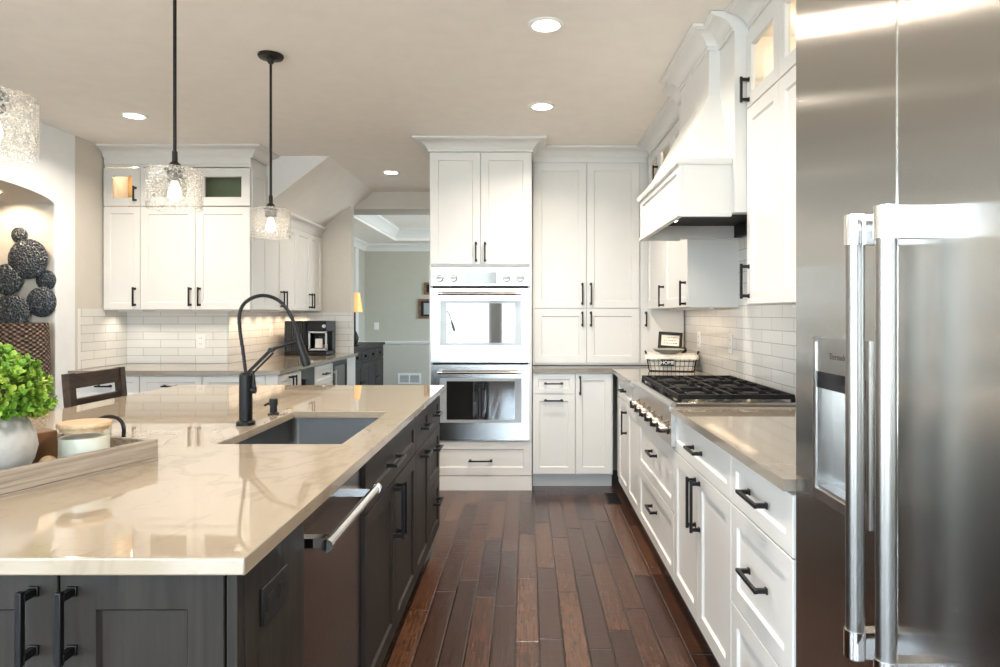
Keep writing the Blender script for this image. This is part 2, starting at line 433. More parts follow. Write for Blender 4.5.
def text(name, body, size, mat, parent, T, ext=.0006):
    cu = bpy.data.curves.new(name, 'FONT'); cu.body = body; cu.size = size; cu.extrude = ext; cu.align_x = 'CENTER'; cu.align_y = 'CENTER'
    tmp = bpy.data.objects.new(name, cu); COL.objects.link(tmp)
    dg = bpy.context.evaluated_depsgraph_get(); me = bpy.data.meshes.new_from_object(tmp.evaluated_get(dg))
    bpy.data.objects.remove(tmp); me.materials.clear(); me.materials.append(M[mat])
    me.transform(ROOTM[parent.name].inverted() @ T)
    o = bpy.data.objects.new(name, me); COL.objects.link(o); o.parent = parent; ROOTM[o.name] = ROOTM[parent.name]
    return o

CROWN = [(0,-.085),(.008,-.085),(.008,-.070),(.014,-.068),(.017,-.060),(.026,-.046),(.042,-.033),(.064,-.023),(.086,-.018),(.090,-.014),(.100,-.012),(.100,0),(0,0)]
def crown_prof(top, scale=1.0): return [(o*scale, top+z*scale) for o, z in CROWN]

def handle(parent, face_y, x, z, L, orient, name='handle', mat='black', off=.034):
    """bar pull in the parent's local frame, standing off towards -y"""
    b = B(); t = .0055; e = L/2; y0 = face_y; y1 = face_y-off
    if orient == 'v':
        for s in (-1, 1):
            b.box(x-.0065, x+.0065, y1+.002, y0, z+s*(e-.012)-.0065, z+s*(e-.012)+.0065)
            b.box(x-.009, x+.009, y0-.005, y0, z+s*(e-.012)-.009, z+s*(e-.012)+.009)
        b.box(x-t, x+t, y1-t, y1+t, z-e, z+e)
    else:
        for s in (-1, 1):
            b.box(x+s*(e-.012)-.0065, x+s*(e-.012)+.0065, y1+.002, y0, z-.0065, z+.0065)
            b.box(x+s*(e-.012)-.009, x+s*(e-.012)+.009, y0-.005, y0, z-.009, z+.009)
        b.box(x-e, x+e, y1-t, y1+t, z-t, z+t)
    return part(name, b, mat, parent, local=True, bevel=.0015)

def cabinet(name, label, cat, loc, rz, w, d, z0, z1, fronts, mat='white', toe=0, group=None, hollow=False, inside=None, floor_z=None):
    """loc = (x, y) of the front left corner of the carcass; fronts: (kind, x0, x1, z0, z1, [(orient, x, z, L)...], rail)"""
    base = 0 if toe else z0
    t = thing(name, label, cat, (loc[0], loc[1], base), rz, group)
    b = B()
    zz0, zz1 = z0-base, z1-base
    if hollow or inside:
        k = .018
        b.box(0, k, 0, d, zz0, zz1); b.box(w-k, w, 0, d, zz0, zz1); b.box(k, w-k, d-k, d, zz0, zz1); b.box(k, w-k, 0, d-k, zz0, zz0+k)
        if not hollow: b.box(k, w-k, 0, d-k, zz1-k, zz1)
        else: b.box(k, w-k, 0, k, zz1-.04, zz1)
        if inside:   # solid lower part, open top compartment from inside = z
            zi = inside-base; b.box(k, w-k, .0, d-k, zz0+k, zi)
    else: b.box(0, w, 0, d, zz0, zz1)
    part('carcass', b, mat, t, local=True)
    if toe: part('toe_kick', B().box(.0, w, toe, toe+.02, 0, zz0), mat, t, local=True)
    for fr in fronts:
        kind, x0, x1, a, c, hs = fr[:6]; rail = fr[6] if len(fr) > 6 else (.057 if kind != 'drawer' else .045)
        b = B(); 
        if kind == 'slab': b.box(x0, x1, -.02, 0, a-base, c-base)
        else: b.shaker(x0, x1, a-base, c-base, -.0205, .02, rail, hole=(kind == 'glass'))
        o = part('drawer' if kind in ('drawer', 'slab') else 'door', b, mat, t, local=True, smooth=False)
        if kind == 'glass':
            part('glass_pane', B().box(x0+rail+.004, x1-rail-.004, -.010, -.006, a-base+rail+.004, c-base-rail-.004), 'cabglass', o, local=True)
        for (orient, hx, hz, L) in hs: handle(o, -.0205, hx, hz-base, L, orient)
    return t
G = .0018  # half reveal

# ------------------------------------------------------------------ room shell
CEIL = 2.64; XL = -3.33; XR = 1.26; YB = 5.77; YL = 5.66; XC = -2.49; YE = 7.2; YH = 7.33
struct('floor', B().box(-5.4, 1.5, REAR_Y-.1, 11.2, -.08, 0), 'floor')
b = B(); b.box(-5.4, 1.5, REAR_Y-.1, YH, CEIL, CEIL+.1)
struct('ceiling', b, 'ceil')
struct('wall_right', B().box(XR, XR+.12, REAR_Y, YB+.1, 0, CEIL), 'wall')
struct('wall_back', B().box(-.72, XR, YB, YB+.12, 0, CEIL), 'wall')
# left wall with arched niche and an added side window for daylight
WY0, WY1, WZ0, WZ1 = -2.6, .1, .32, 2.42
AZ, AR, AY, AW = 2.09, .085, 4.2, .6
def arch(n=24): return [(AY-AW*math.cos(PI*i/n), AZ+AR*math.sin(PI*i/n)) for i in range(n+1)]
b = B()
XN = -4.3
XK = XL-.012
def niche_block(b, xa, xb):
    b.box(xa, xb, AY+AW, 5.01, 0, CEIL); b.box(xa, xb, AY-AW-.3, AY-AW, 0, CEIL); b.box(xa, xb, AY-AW, AY+AW, 0, .45)
    A = arch()
    for (y0, za), (y1, zb) in zip(A, A[1:]): b.prism([(y0, za), (y1, zb), (y1, CEIL), (y0, CEIL)], xa, xb, 'X')
b.box(XL-.15, XL, WY1, AY-AW-.3, 0, CEIL); niche_block(b, XK, XL)
b.box(XL-.15, XL, REAR_Y, WY0, 0, CEIL); b.box(XL-.15, XL, WY0, WY1, 0, WZ0); b.box(XL-.15, XL, WY0, WY1, WZ1, CEIL)
struct('wall_left', b, 'wallwhite')
b = B(); niche_block(b, XN, XK); b.box(XN-.1, XN, AY-AW, AY+AW, 0, CEIL); struct('wall_niche', b, 'wall')
struct('wall_left_return', B().box(XL-.3, XL-.003, 5.01, YL+.12, 0, CEIL), 'wall')
struct('wall_coffee_back', B().box(XL-.3, XC, YL, YL+.12, 0, CEIL), 'wall')
struct('wall_coffee_side', B().box(XC-.12, XC, YL+.12, YH, 0, CEIL), 'wall')
SX = -1.66; SL = .764
def slope(x): return CEIL-SL*(SX-x)
struct('wall_coffee_end', B().prism([(XC, 0), (-1.865, 0), (-1.865, slope(-1.865)), (XC, slope(XC))], YE, YH, 'Y'), 'wall')
struct('ceiling_stair_soffit', B().prism([(SX, CEIL), (-2.18, slope(-2.18)), (-2.18, CEIL)], YL, YH, 'Y'), 'trimwhite')
struct('ceiling_sloped', B().prism([(SX+.012, CEIL), (-2.18, slope(-2.18)-.009), (-2.18, slope(-2.18)-.001), (SX, CEIL-.0005)], YL+.004, YH, 'Y'), 'ceil')
b = B().box(-1.865, .8, YH, 7.77, 2.456, CEIL)
b.box(XC-.2, -1.865, YH, 7.77, 2.456, CEIL)
struct('wall_dining_header', b, 'wall')
# dining room beyond
DX = -2.62; DY = 11.0; DZ = 2.456
struct('wall_dining_back', B().box(DX-.1, .9, DY, DY+.1, 0, 2.7), 'dining')
struct('wall_dining_left', B().box(DX-.1, DX, YH, DY, 0, 2.7), 'dining')
b = B(); b.box(.8, .9, YH, 8.6, 0, 2.7); b.box(.8, .9, 10.2, DY, 0, 2.7); b.box(.8, .9, 8.6, 10.2, 0, .75); b.box(.8, .9, 8.6, 10.2, 2.25, 2.7)
struct('wall_dining_right', b, 'dining')
struct('wall_dining_front', B().box(-.72, .8, YB+.12, YB+.2, 0, CEIL), 'wall')
struct('wall_hall_right', B().box(-.14, -.02, YB+.2, YH, 0, CEIL), 'wall')
b = B(); b.box(DX, -2.03, 7.77, DY, DZ, DZ+.18); b.box(-2.03, .8, 10.48, DY, DZ, DZ+.18); b.box(.3, .8, 7.77, 10.48, DZ, DZ+.18)
b.box(-2.03, .3, 7.77, 10.48, CEIL, CEIL+.08)
struct('ceiling_dining', b, 'ceil')
DC = [(0,-.115),(.012,-.115),(.016,-.09),(.04,-.055),(.07,-.03),(.085,-.02),(.085,0),(0,0)]
struct('trim_1', B().sweep([(DX, YH), (DX, DY), (.8, DY)], [(o, DZ+z) for o, z in DC]), 'trimwhite')
struct('trim_2', B().sweep([(-2.03, 7.78), (-2.03, 10.48), (.3, 10.48)], [(o*.9, CEIL+z*1.3) for o, z in DC]), 'trimwhite')
struct('trim_3', B().sweep([(DX, 7.4), (DX, DY), (.8, DY)], [(0,.835),(.012,.835),(.022,.85),(.028,.875),(.028,.885),(0,.885)]), 'trimwhite')
b = B().box(DX, DX+.02, 10.32, 10.5, 0, 2.33); struct('trim_4', b, 'trimwhite')
struct('baseboard_dining', B().sweep([(DX, 7.4), (DX, DY), (.8, DY)], [(0,0),(.016,0),(.016,.10),(.008,.12),(0,.12)]), 'trimwhite')
def window(name, axis, fixed, a0, a1, z0, z1, mull):
    r = bpy.data.objects.new(name, None); COL.objects.link(r); r['kind'] = 'structure'; ROOTM[r.name] = Matrix()
    b = B(); k = .05; d0, d1 = fixed-.05, fixed+.05
    def bx(u0, u1, w0, w1, e0=d0, e1=d1):
        if axis == 'Y': return (u0, u1, e0, e1, w0, w1)
        return (e0, e1, u0, u1, w0, w1)
    b.box(*bx(a0, a1, z0, z0+k)); b.box(*bx(a0, a1, z1-k, z1)); b.box(*bx(a0, a0+k, z0+k, z1-k)); b.box(*bx(a1-k, a1, z0+k, z1-k))
    for m in mull: b.box(*bx(m-.03, m+.03, z0+k, z1-k))
    part('window_frame', b, 'trimwhite', r)
    part('window_pane', B().box(*bx(a0+k, a1-k, z0+k, z1-k, fixed-.003, fixed+.003)), 'pane', r)
b = B(); RY0, RY1 = REAR_Y-.12, REAR_Y
for (x0, x1) in ((XL-.15, -3.05), (-.71, -.54), (1.10, XR+.12)): b.box(x0, x1, RY0, RY1, 0, CEIL)
for (x0, x1) in ((-3.05, -.71), (-.54, 1.10)): b.box(x0, x1, RY0, RY1, 0, WZ0); b.box(x0, x1, RY0, RY1, WZ1, CEIL)
struct('wall_rear', b, 'wall')
window('window_1', 'Y', REAR_Y-.06, -3.05, -.71, WZ0, WZ1, (-1.88,))  # unseen rear windows read off oven reflections, layout invented to supply daylight
window('window_2', 'Y', REAR_Y-.06, -.54, 1.10, WZ0, WZ1, ())
window('added_side_window', 'X', XL-.075, WY0, WY1, WZ0, WZ1, (-1.7, -.8))  # unseen side window, added to bring daylight in from the left
window('added_dining_window', 'X', .85, 8.6, 10.2, .75, 2.25, (9.4,))  # hidden window added so daylight reaches the dining room
# tiled backsplashes
struct('wall_tile_coffee_back', B().box(XL, XC, YL-.008, YL, .916, 1.37), 'tile_x')
struct('wall_tile_coffee_left', B().box(XL-.003, XL+.006, 5.06, YL-.008, .916, 1.365), 'tile_y')
struct('trim_5', B().box(XL-.003, XL+.008, 5.045, 5.06, .916, 1.365), 'trimwhite')
struct('wall_tile_coffee_side', B().box(XC, XC+.008, YL, YE-.008, .916, 1.372), 'tile_y')
struct('wall_tile_coffee_end', B().box(XC+.008, -1.845, YE-.008, YE, .916, 1.34), 'tile_x')
b = B().box(XR-.008, XR, 1.69, 5.46, .946, 1.372); b.box(XR-.008, XR, 2.945, 4.03, 1.372, 1.80)
b.box(XR-.008, XR, 1.69, 5.46, .916, .946)
struct('wall_tile_right', b, 'tile_y')

# ------------------------------------------------------------------ right hand base run (faces -X): local x runs towards the camera
RF = .663+.0205     # carcass front plane
R90 = -PI/2
def rloc(yfar): return (RF, yfar)
def right_base(name, label, cat, ya, yb, fronts, group='white base cabinets on the right run'):
    return cabinet(name, label, cat, rloc(ya), R90, ya-yb, XR-RF-.002, .105, .884, fronts, toe=.075, group=group)
YA = 5.12
def W(y): return y  # readability
# corner/filler cabinet A : Y 4.92..4.04
ya, yb = 4.93, 4.03; w = ya-yb
right_base('base_cabinet', 'white base cabinet by the inside corner, its upright pull beside the rangetop knobs', 'cabinet', ya, yb, [
    ('drawer', G, .62, .735, .872, [('h', .32, .805, .13)], .04),
    ('door', G, w/2-G, .115, .73, [('v', w/2-.045, .60, .16)]), ('door', w/2+G, w-G, .115, .73, [])])
struct_f = single('cabinet_filler', B().box(RF-.0, RF+.02, 4.93, 5.145, .105, .884), 'white', 'narrow white filler strip in the inside corner of the base cabinets', 'filler strip')
# drawers under rangetop
ya, yb = 4.03, 3.075; w = ya-yb
cabinet('drawer_cabinet', 'white cabinet of two deep drawers directly under the rangetop', 'cabinet', rloc(ya), R90, w, XR-RF-.002, .105, .72, [
    ('drawer', G, w-G, .425, .715, [('h', w*.52, .60, .15)], .05), ('drawer', G, w-G, .115, .42, [('h', w*.52, .31, .15)], .05)], toe=.075, group='white base cabinets on the right run')
ya, yb = 3.07, 2.212; w = ya-yb
right_base('base_cabinet', 'white base cabinet with one drawer over two doors, near side of the rangetop', 'cabinet', ya, yb, [
    ('drawer', G, w-G, .715, .872, [('h', w*.5, .795, .15)]),
    ('door', G, w/2-G, .115, .71, [('v', w/2-.032, .585, .20)]), ('door', w/2+G, w-G, .115, .71, [('v', w/2+.032, .585, .20)])])
ya, yb = 2.208, 1.695; w = ya-yb
right_base('drawer_cabinet', 'white cabinet with three drawers right beside the steel refrigerator', 'cabinet', ya, yb, [
    ('drawer', G, w-G, .715, .872, [('h', w*.5, .795, .17)]), ('drawer', G, w-G, .398, .71, [('h', w*.5, .56, .17)], .057), ('drawer', G, w-G, .115, .393, [('h', w*.5, .26, .17)], .057)])
# ------------------------------------------------------------------ back base cabinets, pantry
BF = 5.145+.0205
def X(px, Y): return (px-527)*Y/680
xb0, xb1 = .043, .652
cabinet('base_cabinet', 'white base cabinet with a drawer and a pull-out beside the wall oven', 'cabinet', (xb0, BF), 0, .365-xb0, YB-BF-.002, .105, .884, [
    ('drawer', G, .322-G, .722, .872, [('h', .158, .80, .145)], .04), ('door', G, .322-G, .115, .717, [('h', .158, .672, .145)], .05)], toe=.075, group='white cabinets along the back wall')
cabinet('base_cabinet', 'white single-door base cabinet under the back counter at the inside corner', 'cabinet', (.366, BF), 0, xb1-.366, YB-BF-.002, .105, .884, [
    ('door', G, .275, .115, .872, [('v', .036, .785, .145)], .05)], toe=.075, group='white cabinets along the back wall')
PF = 5.38+.0205; px0 = .046; pw = 1.245-px0
xs = X(586.6, 5.38)-px0; xe = X(639.5, 5.38)-px0
pantry = cabinet('pantry_cabinet', 'tall white pantry cabinet standing on the back counter beside the ovens', 'cabinet', (px0, PF), 0, pw, YB-PF-.002, .919, 2.525, [
    ('door', .012, xs-G, 1.372, 2.517, [('v', xs-.034, 1.484, .175)]), ('door', xs+G, xe-G, 1.372, 2.517, [('v', xs+.034, 1.484, .175)]),
    ('door', .012, xs-G, .936, 1.366, [('v', xs-.034, 1.285, .12)]), ('door', xs+G, xe-G, .936, 1.366, [('v', xs+.034, 1.285, .12)]),
    ('slab', xe+.012, pw-.004, .936, 1.366, [('v', xe+.05, 1.285, .12)])], group='white cabinets along the back wall')
b = B().box(px0, .955, PF-.012, YB-.002, 2.525, CEIL-.002); part('fascia', b, 'white', pantry)
part('crown_molding', B().sweep([(px0, PF-.012), (.955, PF-.012)], crown_prof(CEIL-.002)), 'white', pantry)

# ------------------------------------------------------------------ counters
b = B()
b.box(.045, .637, 5.12, YB, .8845, .914)
b.box(.637, XR-.001, 4.035, YB, .8845, .914)
b.box(.637, XR-.001, 1.69, 3.025, .8845, .914)
b.box(1.215, XR-.001, 3.025, 4.035, .8845, .914)
single('countertop', b, 'grey', 'pale grey quartz L-shaped countertop on the white base cabinets', 'countertop')

# ------------------------------------------------------------------ rangetop
rt = thing('rangetop', 'steel gas rangetop with black iron grates set into the right counter', 'rangetop', (.93, 3.53, .8845))
y0, y1 = 3.028, 4.032
part('body', B().box(.70, 1.205, 3.08, 4.022, .8, .9141), 'ovensteel', rt)
part('cooking_pan', B().box(.655, 1.212, y0, y1, .9145, .93), 'ovensteel', rt, bevel=.003)
b = B(); b.prism([(.641, .735), (.661, .735), (.661, .931), (.652, .931), (.640, .927), (.632, .916), (.632, .90), (.641, .885)], y0-.008, y1+.10, 'Y')
part('control_panel', b, 'satin', rt)
for i in range(6):
    yk = 3.075+i*.157; kb = B()
    kb.lathe([(0, 0), (.031, 0), (.031, -.006), (.026, -.010), (.024, -.044), (.020, -.050), (0, -.050)], (.6405, yk, .812), 24, 'X')
    k = part('knob', kb, 'knobsteel', rt)
    part('knob_grip', B().box(.584, .592, yk-.005, yk+.005, .792, .832), 'blackplastic', k)
for gi in range(3):
    ga = y0+.02+gi*.327; gb_ = ga+.312; b = B(); z0, z1 = .948, .963; h = .007
    for x in (.685, 1.195): b.box(x-h, x+h, ga, gb_, z0-.006, z1)
    for y in (ga+h, gb_-h): b.box(.685, 1.195, y-h, y+h, z0-.006, z1)
    for x in (.925,): b.box(x-h, x+h, ga, gb_, z0, z1)
    ym = (ga+gb_)/2
    for x in (.735, .865, .985, 1.115):
        b.box(x-.005, x+.005, ga, ym-.04, z0, z1); b.box(x-.005, x+.005, ym+.04, gb_, z0, z1)
    for xa, xb_ in ((.685, .76), (.84, 1.01), (1.09, 1.195)): b.box(xa, xb_, ym-.005, ym+.005, z0, z1)
    for x in (.685, 1.195):
        for y in (ga+h, gb_-h): b.box(x-.009, x+.009, y-.009, y+.009, .9305, z0)
    part('grate', b, 'iron', rt, bevel=.0015)
    for x in (.80, 1.05):
        bb = part('burner', B().lathe([(0, .0), (.055, 0), (.055, .006), (.036, .008), (.036, .016), (0, .016)], (x, ym, .9302), 24), 'brass', rt)
        part('burner_cap', B().lathe([(0, .016), (.040, .016), (.042, .022), (.036, .026), (0, .027)], (x, ym, .9302), 24), 'iron', bb)
# ------------------------------------------------------------------ refrigerator
fr = thing('refrigerator', 'tall stainless steel side-by-side refrigerator with two long bar handles', 'refrigerator', (.98, 1.07, 0))
FX = .665; FY0, FY1, SEAM = .46, 1.682, 1.223
part('body', B().box(.705, XR-.004, FY0, FY1, .02, 2.14), 'dwsteel', fr)
part('kick_grille', B().box(.72, .735, FY0+.01, FY1-.01, .02, .10), 'dark', fr)
DY0, DY1, DZ0, DZ1 = 1.315, 1.572, .905, 1.272
b = B(); g = .003
b.box(FX, .703, DY1, FY1-.001, .11, 2.135); b.box(FX, .703, SEAM+g, DY0, .11, 2.135); b.box(FX, .703, DY0, DY1, .11, DZ0); b.box(FX, .703, DY0, DY1, DZ1, 2.135)
fd = part('freezer_door', b, 'fridge', fr)
part('fridge_door', B().box(FX, .703, FY0, SEAM-g, .11, 2.135), 'fridge', fr, bevel=.003)
part('door_seam', B().box(.667, .704, SEAM-g, SEAM+g, .11, 2.135), 'chrome', fr)
def fhandle(parent, y):
    hx = .607; r = .0165; h = part('handle', B().cyl((hx, y, .74), (hx, y, 1.455), r, n=28), 'darksatin', parent)
    for za, zb in ((1.452, 1.508), (.692, .742)):
        b = B()
        b.cyl((hx, y, za), (hx, y, zb), r+.0028, n=28)
        b.box(hx, FX, y-.0145, y+.0145, za+.001, zb-.001)
        part('handle_bracket', b, 'chrome', h)
fhandle(fd, 1.258); fhandle(bpy.data.objects['fridge_door'], 1.150)
dp = part('dispenser', B().box(FX-.004, FX+.006, DY0, DY0+.012, DZ0, DZ1).box(FX-.004, FX+.006, DY1-.012, DY1, DZ0, DZ1).box(FX-.004, FX+.006, DY0+.012, DY1-.012, DZ1-.010, DZ1).box(FX-.004, FX+.006, DY0+.012, DY1-.012, DZ0, DZ0+.022), 'satin', fd)
part('control_panel', B().box(FX-.001, FX+.02, DY0+.012, DY1-.012, 1.195, DZ1-.010), 'satin', dp)
part('display', B().box(FX-.0015, FX+.02, DY0+.012, DY1-.012, 1.158, 1.195), 'blackgloss', dp)
b = B(); c0, c1 = DY0+.012, DY1-.012
b.box(.700, .7035, c0, c1, DZ0+.02, 1.16); b.box(FX, .70, c0, c0+.004, DZ0+.02, 1.16); b.box(FX, .70, c1-.004, c1, DZ0+.02, 1.16)
part('cavity', b, 'ovensteel', dp)
part('drip_tray', B().box(FX+.001, .70, c0+.004, c1-.004, DZ0+.022, DZ0+.03), 'satin', dp)
part('paddle', B().box(.690, .699, 1.41, 1.47, 1.02, 1.158), 'satin', dp)
text('lettering', 'Thermador', .0195, 'ink', dp, Matrix.Translation((FX-.0014, 1.449, 1.232)) @ Matrix.Rotation(-PI/2, 4, 'Z') @ Matrix.Rotation(PI/2, 4, 'X'))

# ------------------------------------------------------------------ wall uppers on the right
UX = .95; UF = UX+.0205; UB = 1.365
yN, yS = 4.026, 5.35
w = yS-yN; dw = w/3
fr_ = []
for i in range(3):
    fr_.append(('glass', i*dw+.004, (i+1)*dw-.004, 2.29, 2.54, [('v', (i+1)*dw-.03 if i != 1 else dw+.03, 2.35, .11)] if i == 0 else [], .055))
fr_ += [('door', .004, w*.5-G, UB+.002, 2.28, [('v', w*.5-.035, UB+.085, .15)]), ('door', w*.5+G, w-.004, UB+.002, 2.28, [('v', w-.045, UB+.085, .15)])]
cu = cabinet('wall_cabinet', 'white wall cabinet between range hood and corner with small glass doors on top', 'cabinet', (UF, yS), R90, w, XR-UF-.002, UB, 2.55, fr_, inside=2.285, group='white wall cabinets')
part('fascia', B().box(UF-.012, XR-.002, yN, 5.375, 2.55, CEIL-.002), 'white', cu)
part('crown_molding', B().sweep([(UF-.012, 5.29), (UF-.012, yN)], crown_prof(CEIL-.002)), 'white', cu)
lb = part('light_bar', B().box(1.10, 1.13, yN+.08, yS-.1, UB-.012, UB), 'plate', cu)
light('under_cabinet_glow', 'AREA', (1.115, (yN+yS)/2, UB-.014), UNDER_W*.22, WARMER, .04, cu, (0, 0, 0), sy=1.1)
light('cabinet_glow', 'POINT', (1.1, 4.7, 2.50), 1.2, WARMER, .02, cu)
# near side uppers
yF, yE = 2.94, 1.70; w = yF-yE; d1 = .375
xa = [0, d1, d1+.4325, w]
fr_ = []
for i in range(3):
    a, c = xa[i]+G, xa[i+1]-G
    fr_.append(('glass', a, c, 2.213, 2.527, [('v', a+.03, 2.285, .11)] if i == 0 else [], .055))
    fr_.append(('door', a, c, UB+.002, 2.207, [('v', a+.03, UB+.10, .15)] if i == 0 else []))
cu2 = cabinet('wall_cabinet', 'tall white wall cabinet with lit glass top doors beside the refrigerator', 'cabinet', (UF, yF), R90, w, XR-UF-.002, UB, 2.535, fr_, inside=2.209, group='white wall cabinets')
part('fascia', B().box(UF-.012, XR-.002, yE, yF, 2.535, CEIL-.002), 'white', cu2)
part('crown_molding', B().sweep([(UF-.012, yF-.01), (UF-.012, yE)], crown_prof(CEIL-.002)), 'white', cu2)
light('cabinet_glow', 'POINT', (1.12, 2.72, 2.46), 1.0, WARMER, .02, cu2)
light('cabinet_glow', 'POINT', (1.12, 2.30, 2.46), 1.0, WARMER, .02, cu2)
light('under_cabinet_glow', 'AREA', (1.115, 2.3, UB-.014), UNDER_W*.12, WARM, .04, cu2, (0, 0, 0), sy=1.0)
part('light_bar', B().box(1.10, 1.13, 1.78, 2.82, UB-.012, UB), 'plate', cu2)
# small plant in glass cabinet
gp = thing('small_plant', 'tiny dark green plant inside the lit glass cabinet near the refrigerator', 'plant', (1.10, 2.63, 2.2095))
part('pot', B().lathe([(0, 0), (.02, 0), (.026, .04), (.022, .04), (0, .034)], (1.10, 2.63, 2.2095), 16), 'concrete', gp)
b = B()
for i in range(26):
    a = random.random()*2*PI; r = random.random()*.03; p = Vector((1.10+r*math.cos(a), 2.63+r*math.sin(a), 2.25+random.random()*.075)); q = p+Vector((random.uniform(-.01, .01), random.uniform(-.01, .01), .018)); s_ = Vector((math.cos(a+1.5), math.sin(a+1.5), 0))*.006
    b.f([b.v(p), b.v((p+q)/2+s_), b.v(q), b.v((p+q)/2-s_)])
part('foliage', b, 'leaf', gp)

# ------------------------------------------------------------------ range hood
hd = thing('range_hood', 'white wooden range hood with tapered chimney above the rangetop', 'range hood', (.96, 3.52, 1.765))
HX = .666; H0, H1 = 2.985, 3.995; HB = 1.765; HT = 2.0
b = B()
b.box(.898, XR-.009, 2.942, H0+.02, HB, CEIL-.003); b.box(.898, XR-.009, H1-.02, 4.024, HB, CEIL-.003); b.box(.90, XR-.009, H0+.02, H1-.02, HT+.01, CEIL-.003)
part('back_panel', b, 'white', hd)
b = B(); k = .02
b.box(HX+.0205, .898, H0, H0+k, HB, HT); b.box(HX+.0205, .898, H1-k, H1, HB, HT); b.box(HX+.0205, .90, H0+k, H1-k, HT-.02, HT)
part('canopy', b, 'white', hd)
b = B(); b.T = Matrix.Translation((HX, H1, 0)) @ Matrix.Rotation(R90, 4, 'Z')
b.shaker(0, H1-H0, HB, HT, 0, .02, .045, .010); part('front_panel', b, 'white', hd, smooth=False)
part('ledge', B().sweep([(.896, H1), (HX, H1), (HX, H0), (.896, H0)], [(-.01, HT-.018), (.012, HT-.018), (.018, HT-.006), (.018, HT+.006), (.010, HT+.012), (-.01, HT+.012)]), 'white', hd)
part('lower_trim', B().sweep([(.896, H1), (HX, H1), (HX, H0), (.896, H0)], [(-.018, HB-.012), (.008, HB-.012), (.008, HB+.004), (.002, HB+.010), (-.018, HB+.010)]), 'white', hd)
b = B(); n = 8; sec = []
for i in range(n+1):
    t = i/n; e_ = t**.93; z = HT+.012+(2.34-HT-.012)*t; x = .676+(.848-.676)*e_; ya_ = (H0+.008)+(3.17-H0-.008)*e_; yb_ = (H1-.008)+(3.74-H1+.008)*e_
    sec.append([b.v((x, yb_, z)), b.v((x, ya_, z)), b.v((.90, ya_, z)), b.v((.90, yb_, z))])
for A_, Q_ in zip(sec, sec[1:]):
    for i in range(4): b.f([A_[i], A_[(i+1)%4], Q_[(i+1)%4], Q_[i]])
b.f(sec[0][::-1]); b.f(sec[-1])
b.box(.848, .90, 3.17, 3.74, 2.34, CEIL-.003)
part('chimney', b, 'white', hd)
part('crown_molding', B().sweep([(.898, 4.022), (.898, 3.74), (.848, 3.74), (.848, 3.17), (.898, 3.17), (.898, 2.944)], crown_prof(CEIL-.003)), 'white', hd)
b = B(); b.box(.70, XR-.012, H0+k, H1-k, HB+.075, HB+.08); b.box(XR-.05, XR-.012, H0+k, H1-k, HB+.005, HB+.075)
b.box(HX+.02, .70, H0+k, H1-k, HB+.005, HB+.08)
ins = part('vent_insert', b, 'iron', hd)
for y in (3.30, 3.75):
    part('hood_lamp', B().lathe([(0, 0), (.028, 0), (.028, -.004), (0, -.004)], (.80, y, HB+.0745), 20), 'lens', ins)
    light('hood_glow', 'SPOT', (.80, y, HB+.06), 4, WARM, .03, hd, spot=2.2)

# ------------------------------------------------------------------ oven tower
OX0, OX1, OF = -.733, .036, 5.105
ov = cabinet('oven_cabinet', 'tall white cabinet that houses the double wall oven', 'cabinet', (OX0, OF+.0205), 0, OX1-OX0, YB-OF-.0215, .012, 2.545, [
    ('door', G+.006, .3845-G, 1.70, 2.538, [('v', .3845-.034, 1.79, .15)]), ('door', .3845+G, .769-G-.006, 1.70, 2.538, [('v', .3845+.034, 1.79, .15)]),
    ('drawer', G, .769-G, .112, .372, [('h', .385, .225, .18)], .06)], group='white cabinets along the back wall')
part('plinth', B().box(OX0, OX1, OF+.002, OF+.0205, .0, .108), 'white', ov)
part('fascia', B().box(OX0, OX1, OF+.004, YB-.002, 2.546, CEIL-.003), 'white', ov)
b = B().box(OX0+.012, OX1-.016, OF+.008, OF+.0205, 1.69, 1.699)
b.box(OX0, OX0+.012, OF+.002, OF+.0205, .375, 1.696); b.box(OX1-.016, OX1, OF+.002, OF+.0205, .375, 1.696)
part('face_frame', b, 'white', ov)
part('crown_molding', B().sweep([(OX0, YB-.01), (OX0, OF+.004), (OX1, OF+.004), (OX1, PF+.0)], crown_prof(CEIL-.003, 1.1)), 'white', ov)
oo = thing('wall_oven', 'stainless steel double wall oven built into the tall white cabinet', 'oven', (-.35, OF, .38))
ox0, ox1 = -.719, .018
def Zo(y): return CAM_Z-(y-314)/133.2
of = OF-.012
part('control_panel', B().box(ox0, ox1, of, OF+.018, Zo(286), Zo(267.5)), 'ovensteel', oo, bevel=.002)
part('vent_slot', B().box(ox0+.01, ox1-.01, OF+.0, OF+.018, Zo(288.5), Zo(286)), 'dark', oo)
dpn = part('display', B().box(X(464.6, of), X(496.5, of), of-.002, of, Zo(284), Zo(272)), 'display', oo)
for px in (440, 453.8, 506.7, 520.3):
    kx = X(px, of)
    k = part('knob', B().lathe([(0, 0), (.030, 0), (.030, -.005), (.024, -.008), (.022, -.032), (0, -.034)], (kx, of, Zo(278.4)), 24, 'Y'), 'darksatin', oo)
    part('knob_grip', B().box(kx-.018, kx+.018, of-.040, of-.034, Zo(278.4)-.004, Zo(278.4)+.004), 'blackplastic', k)
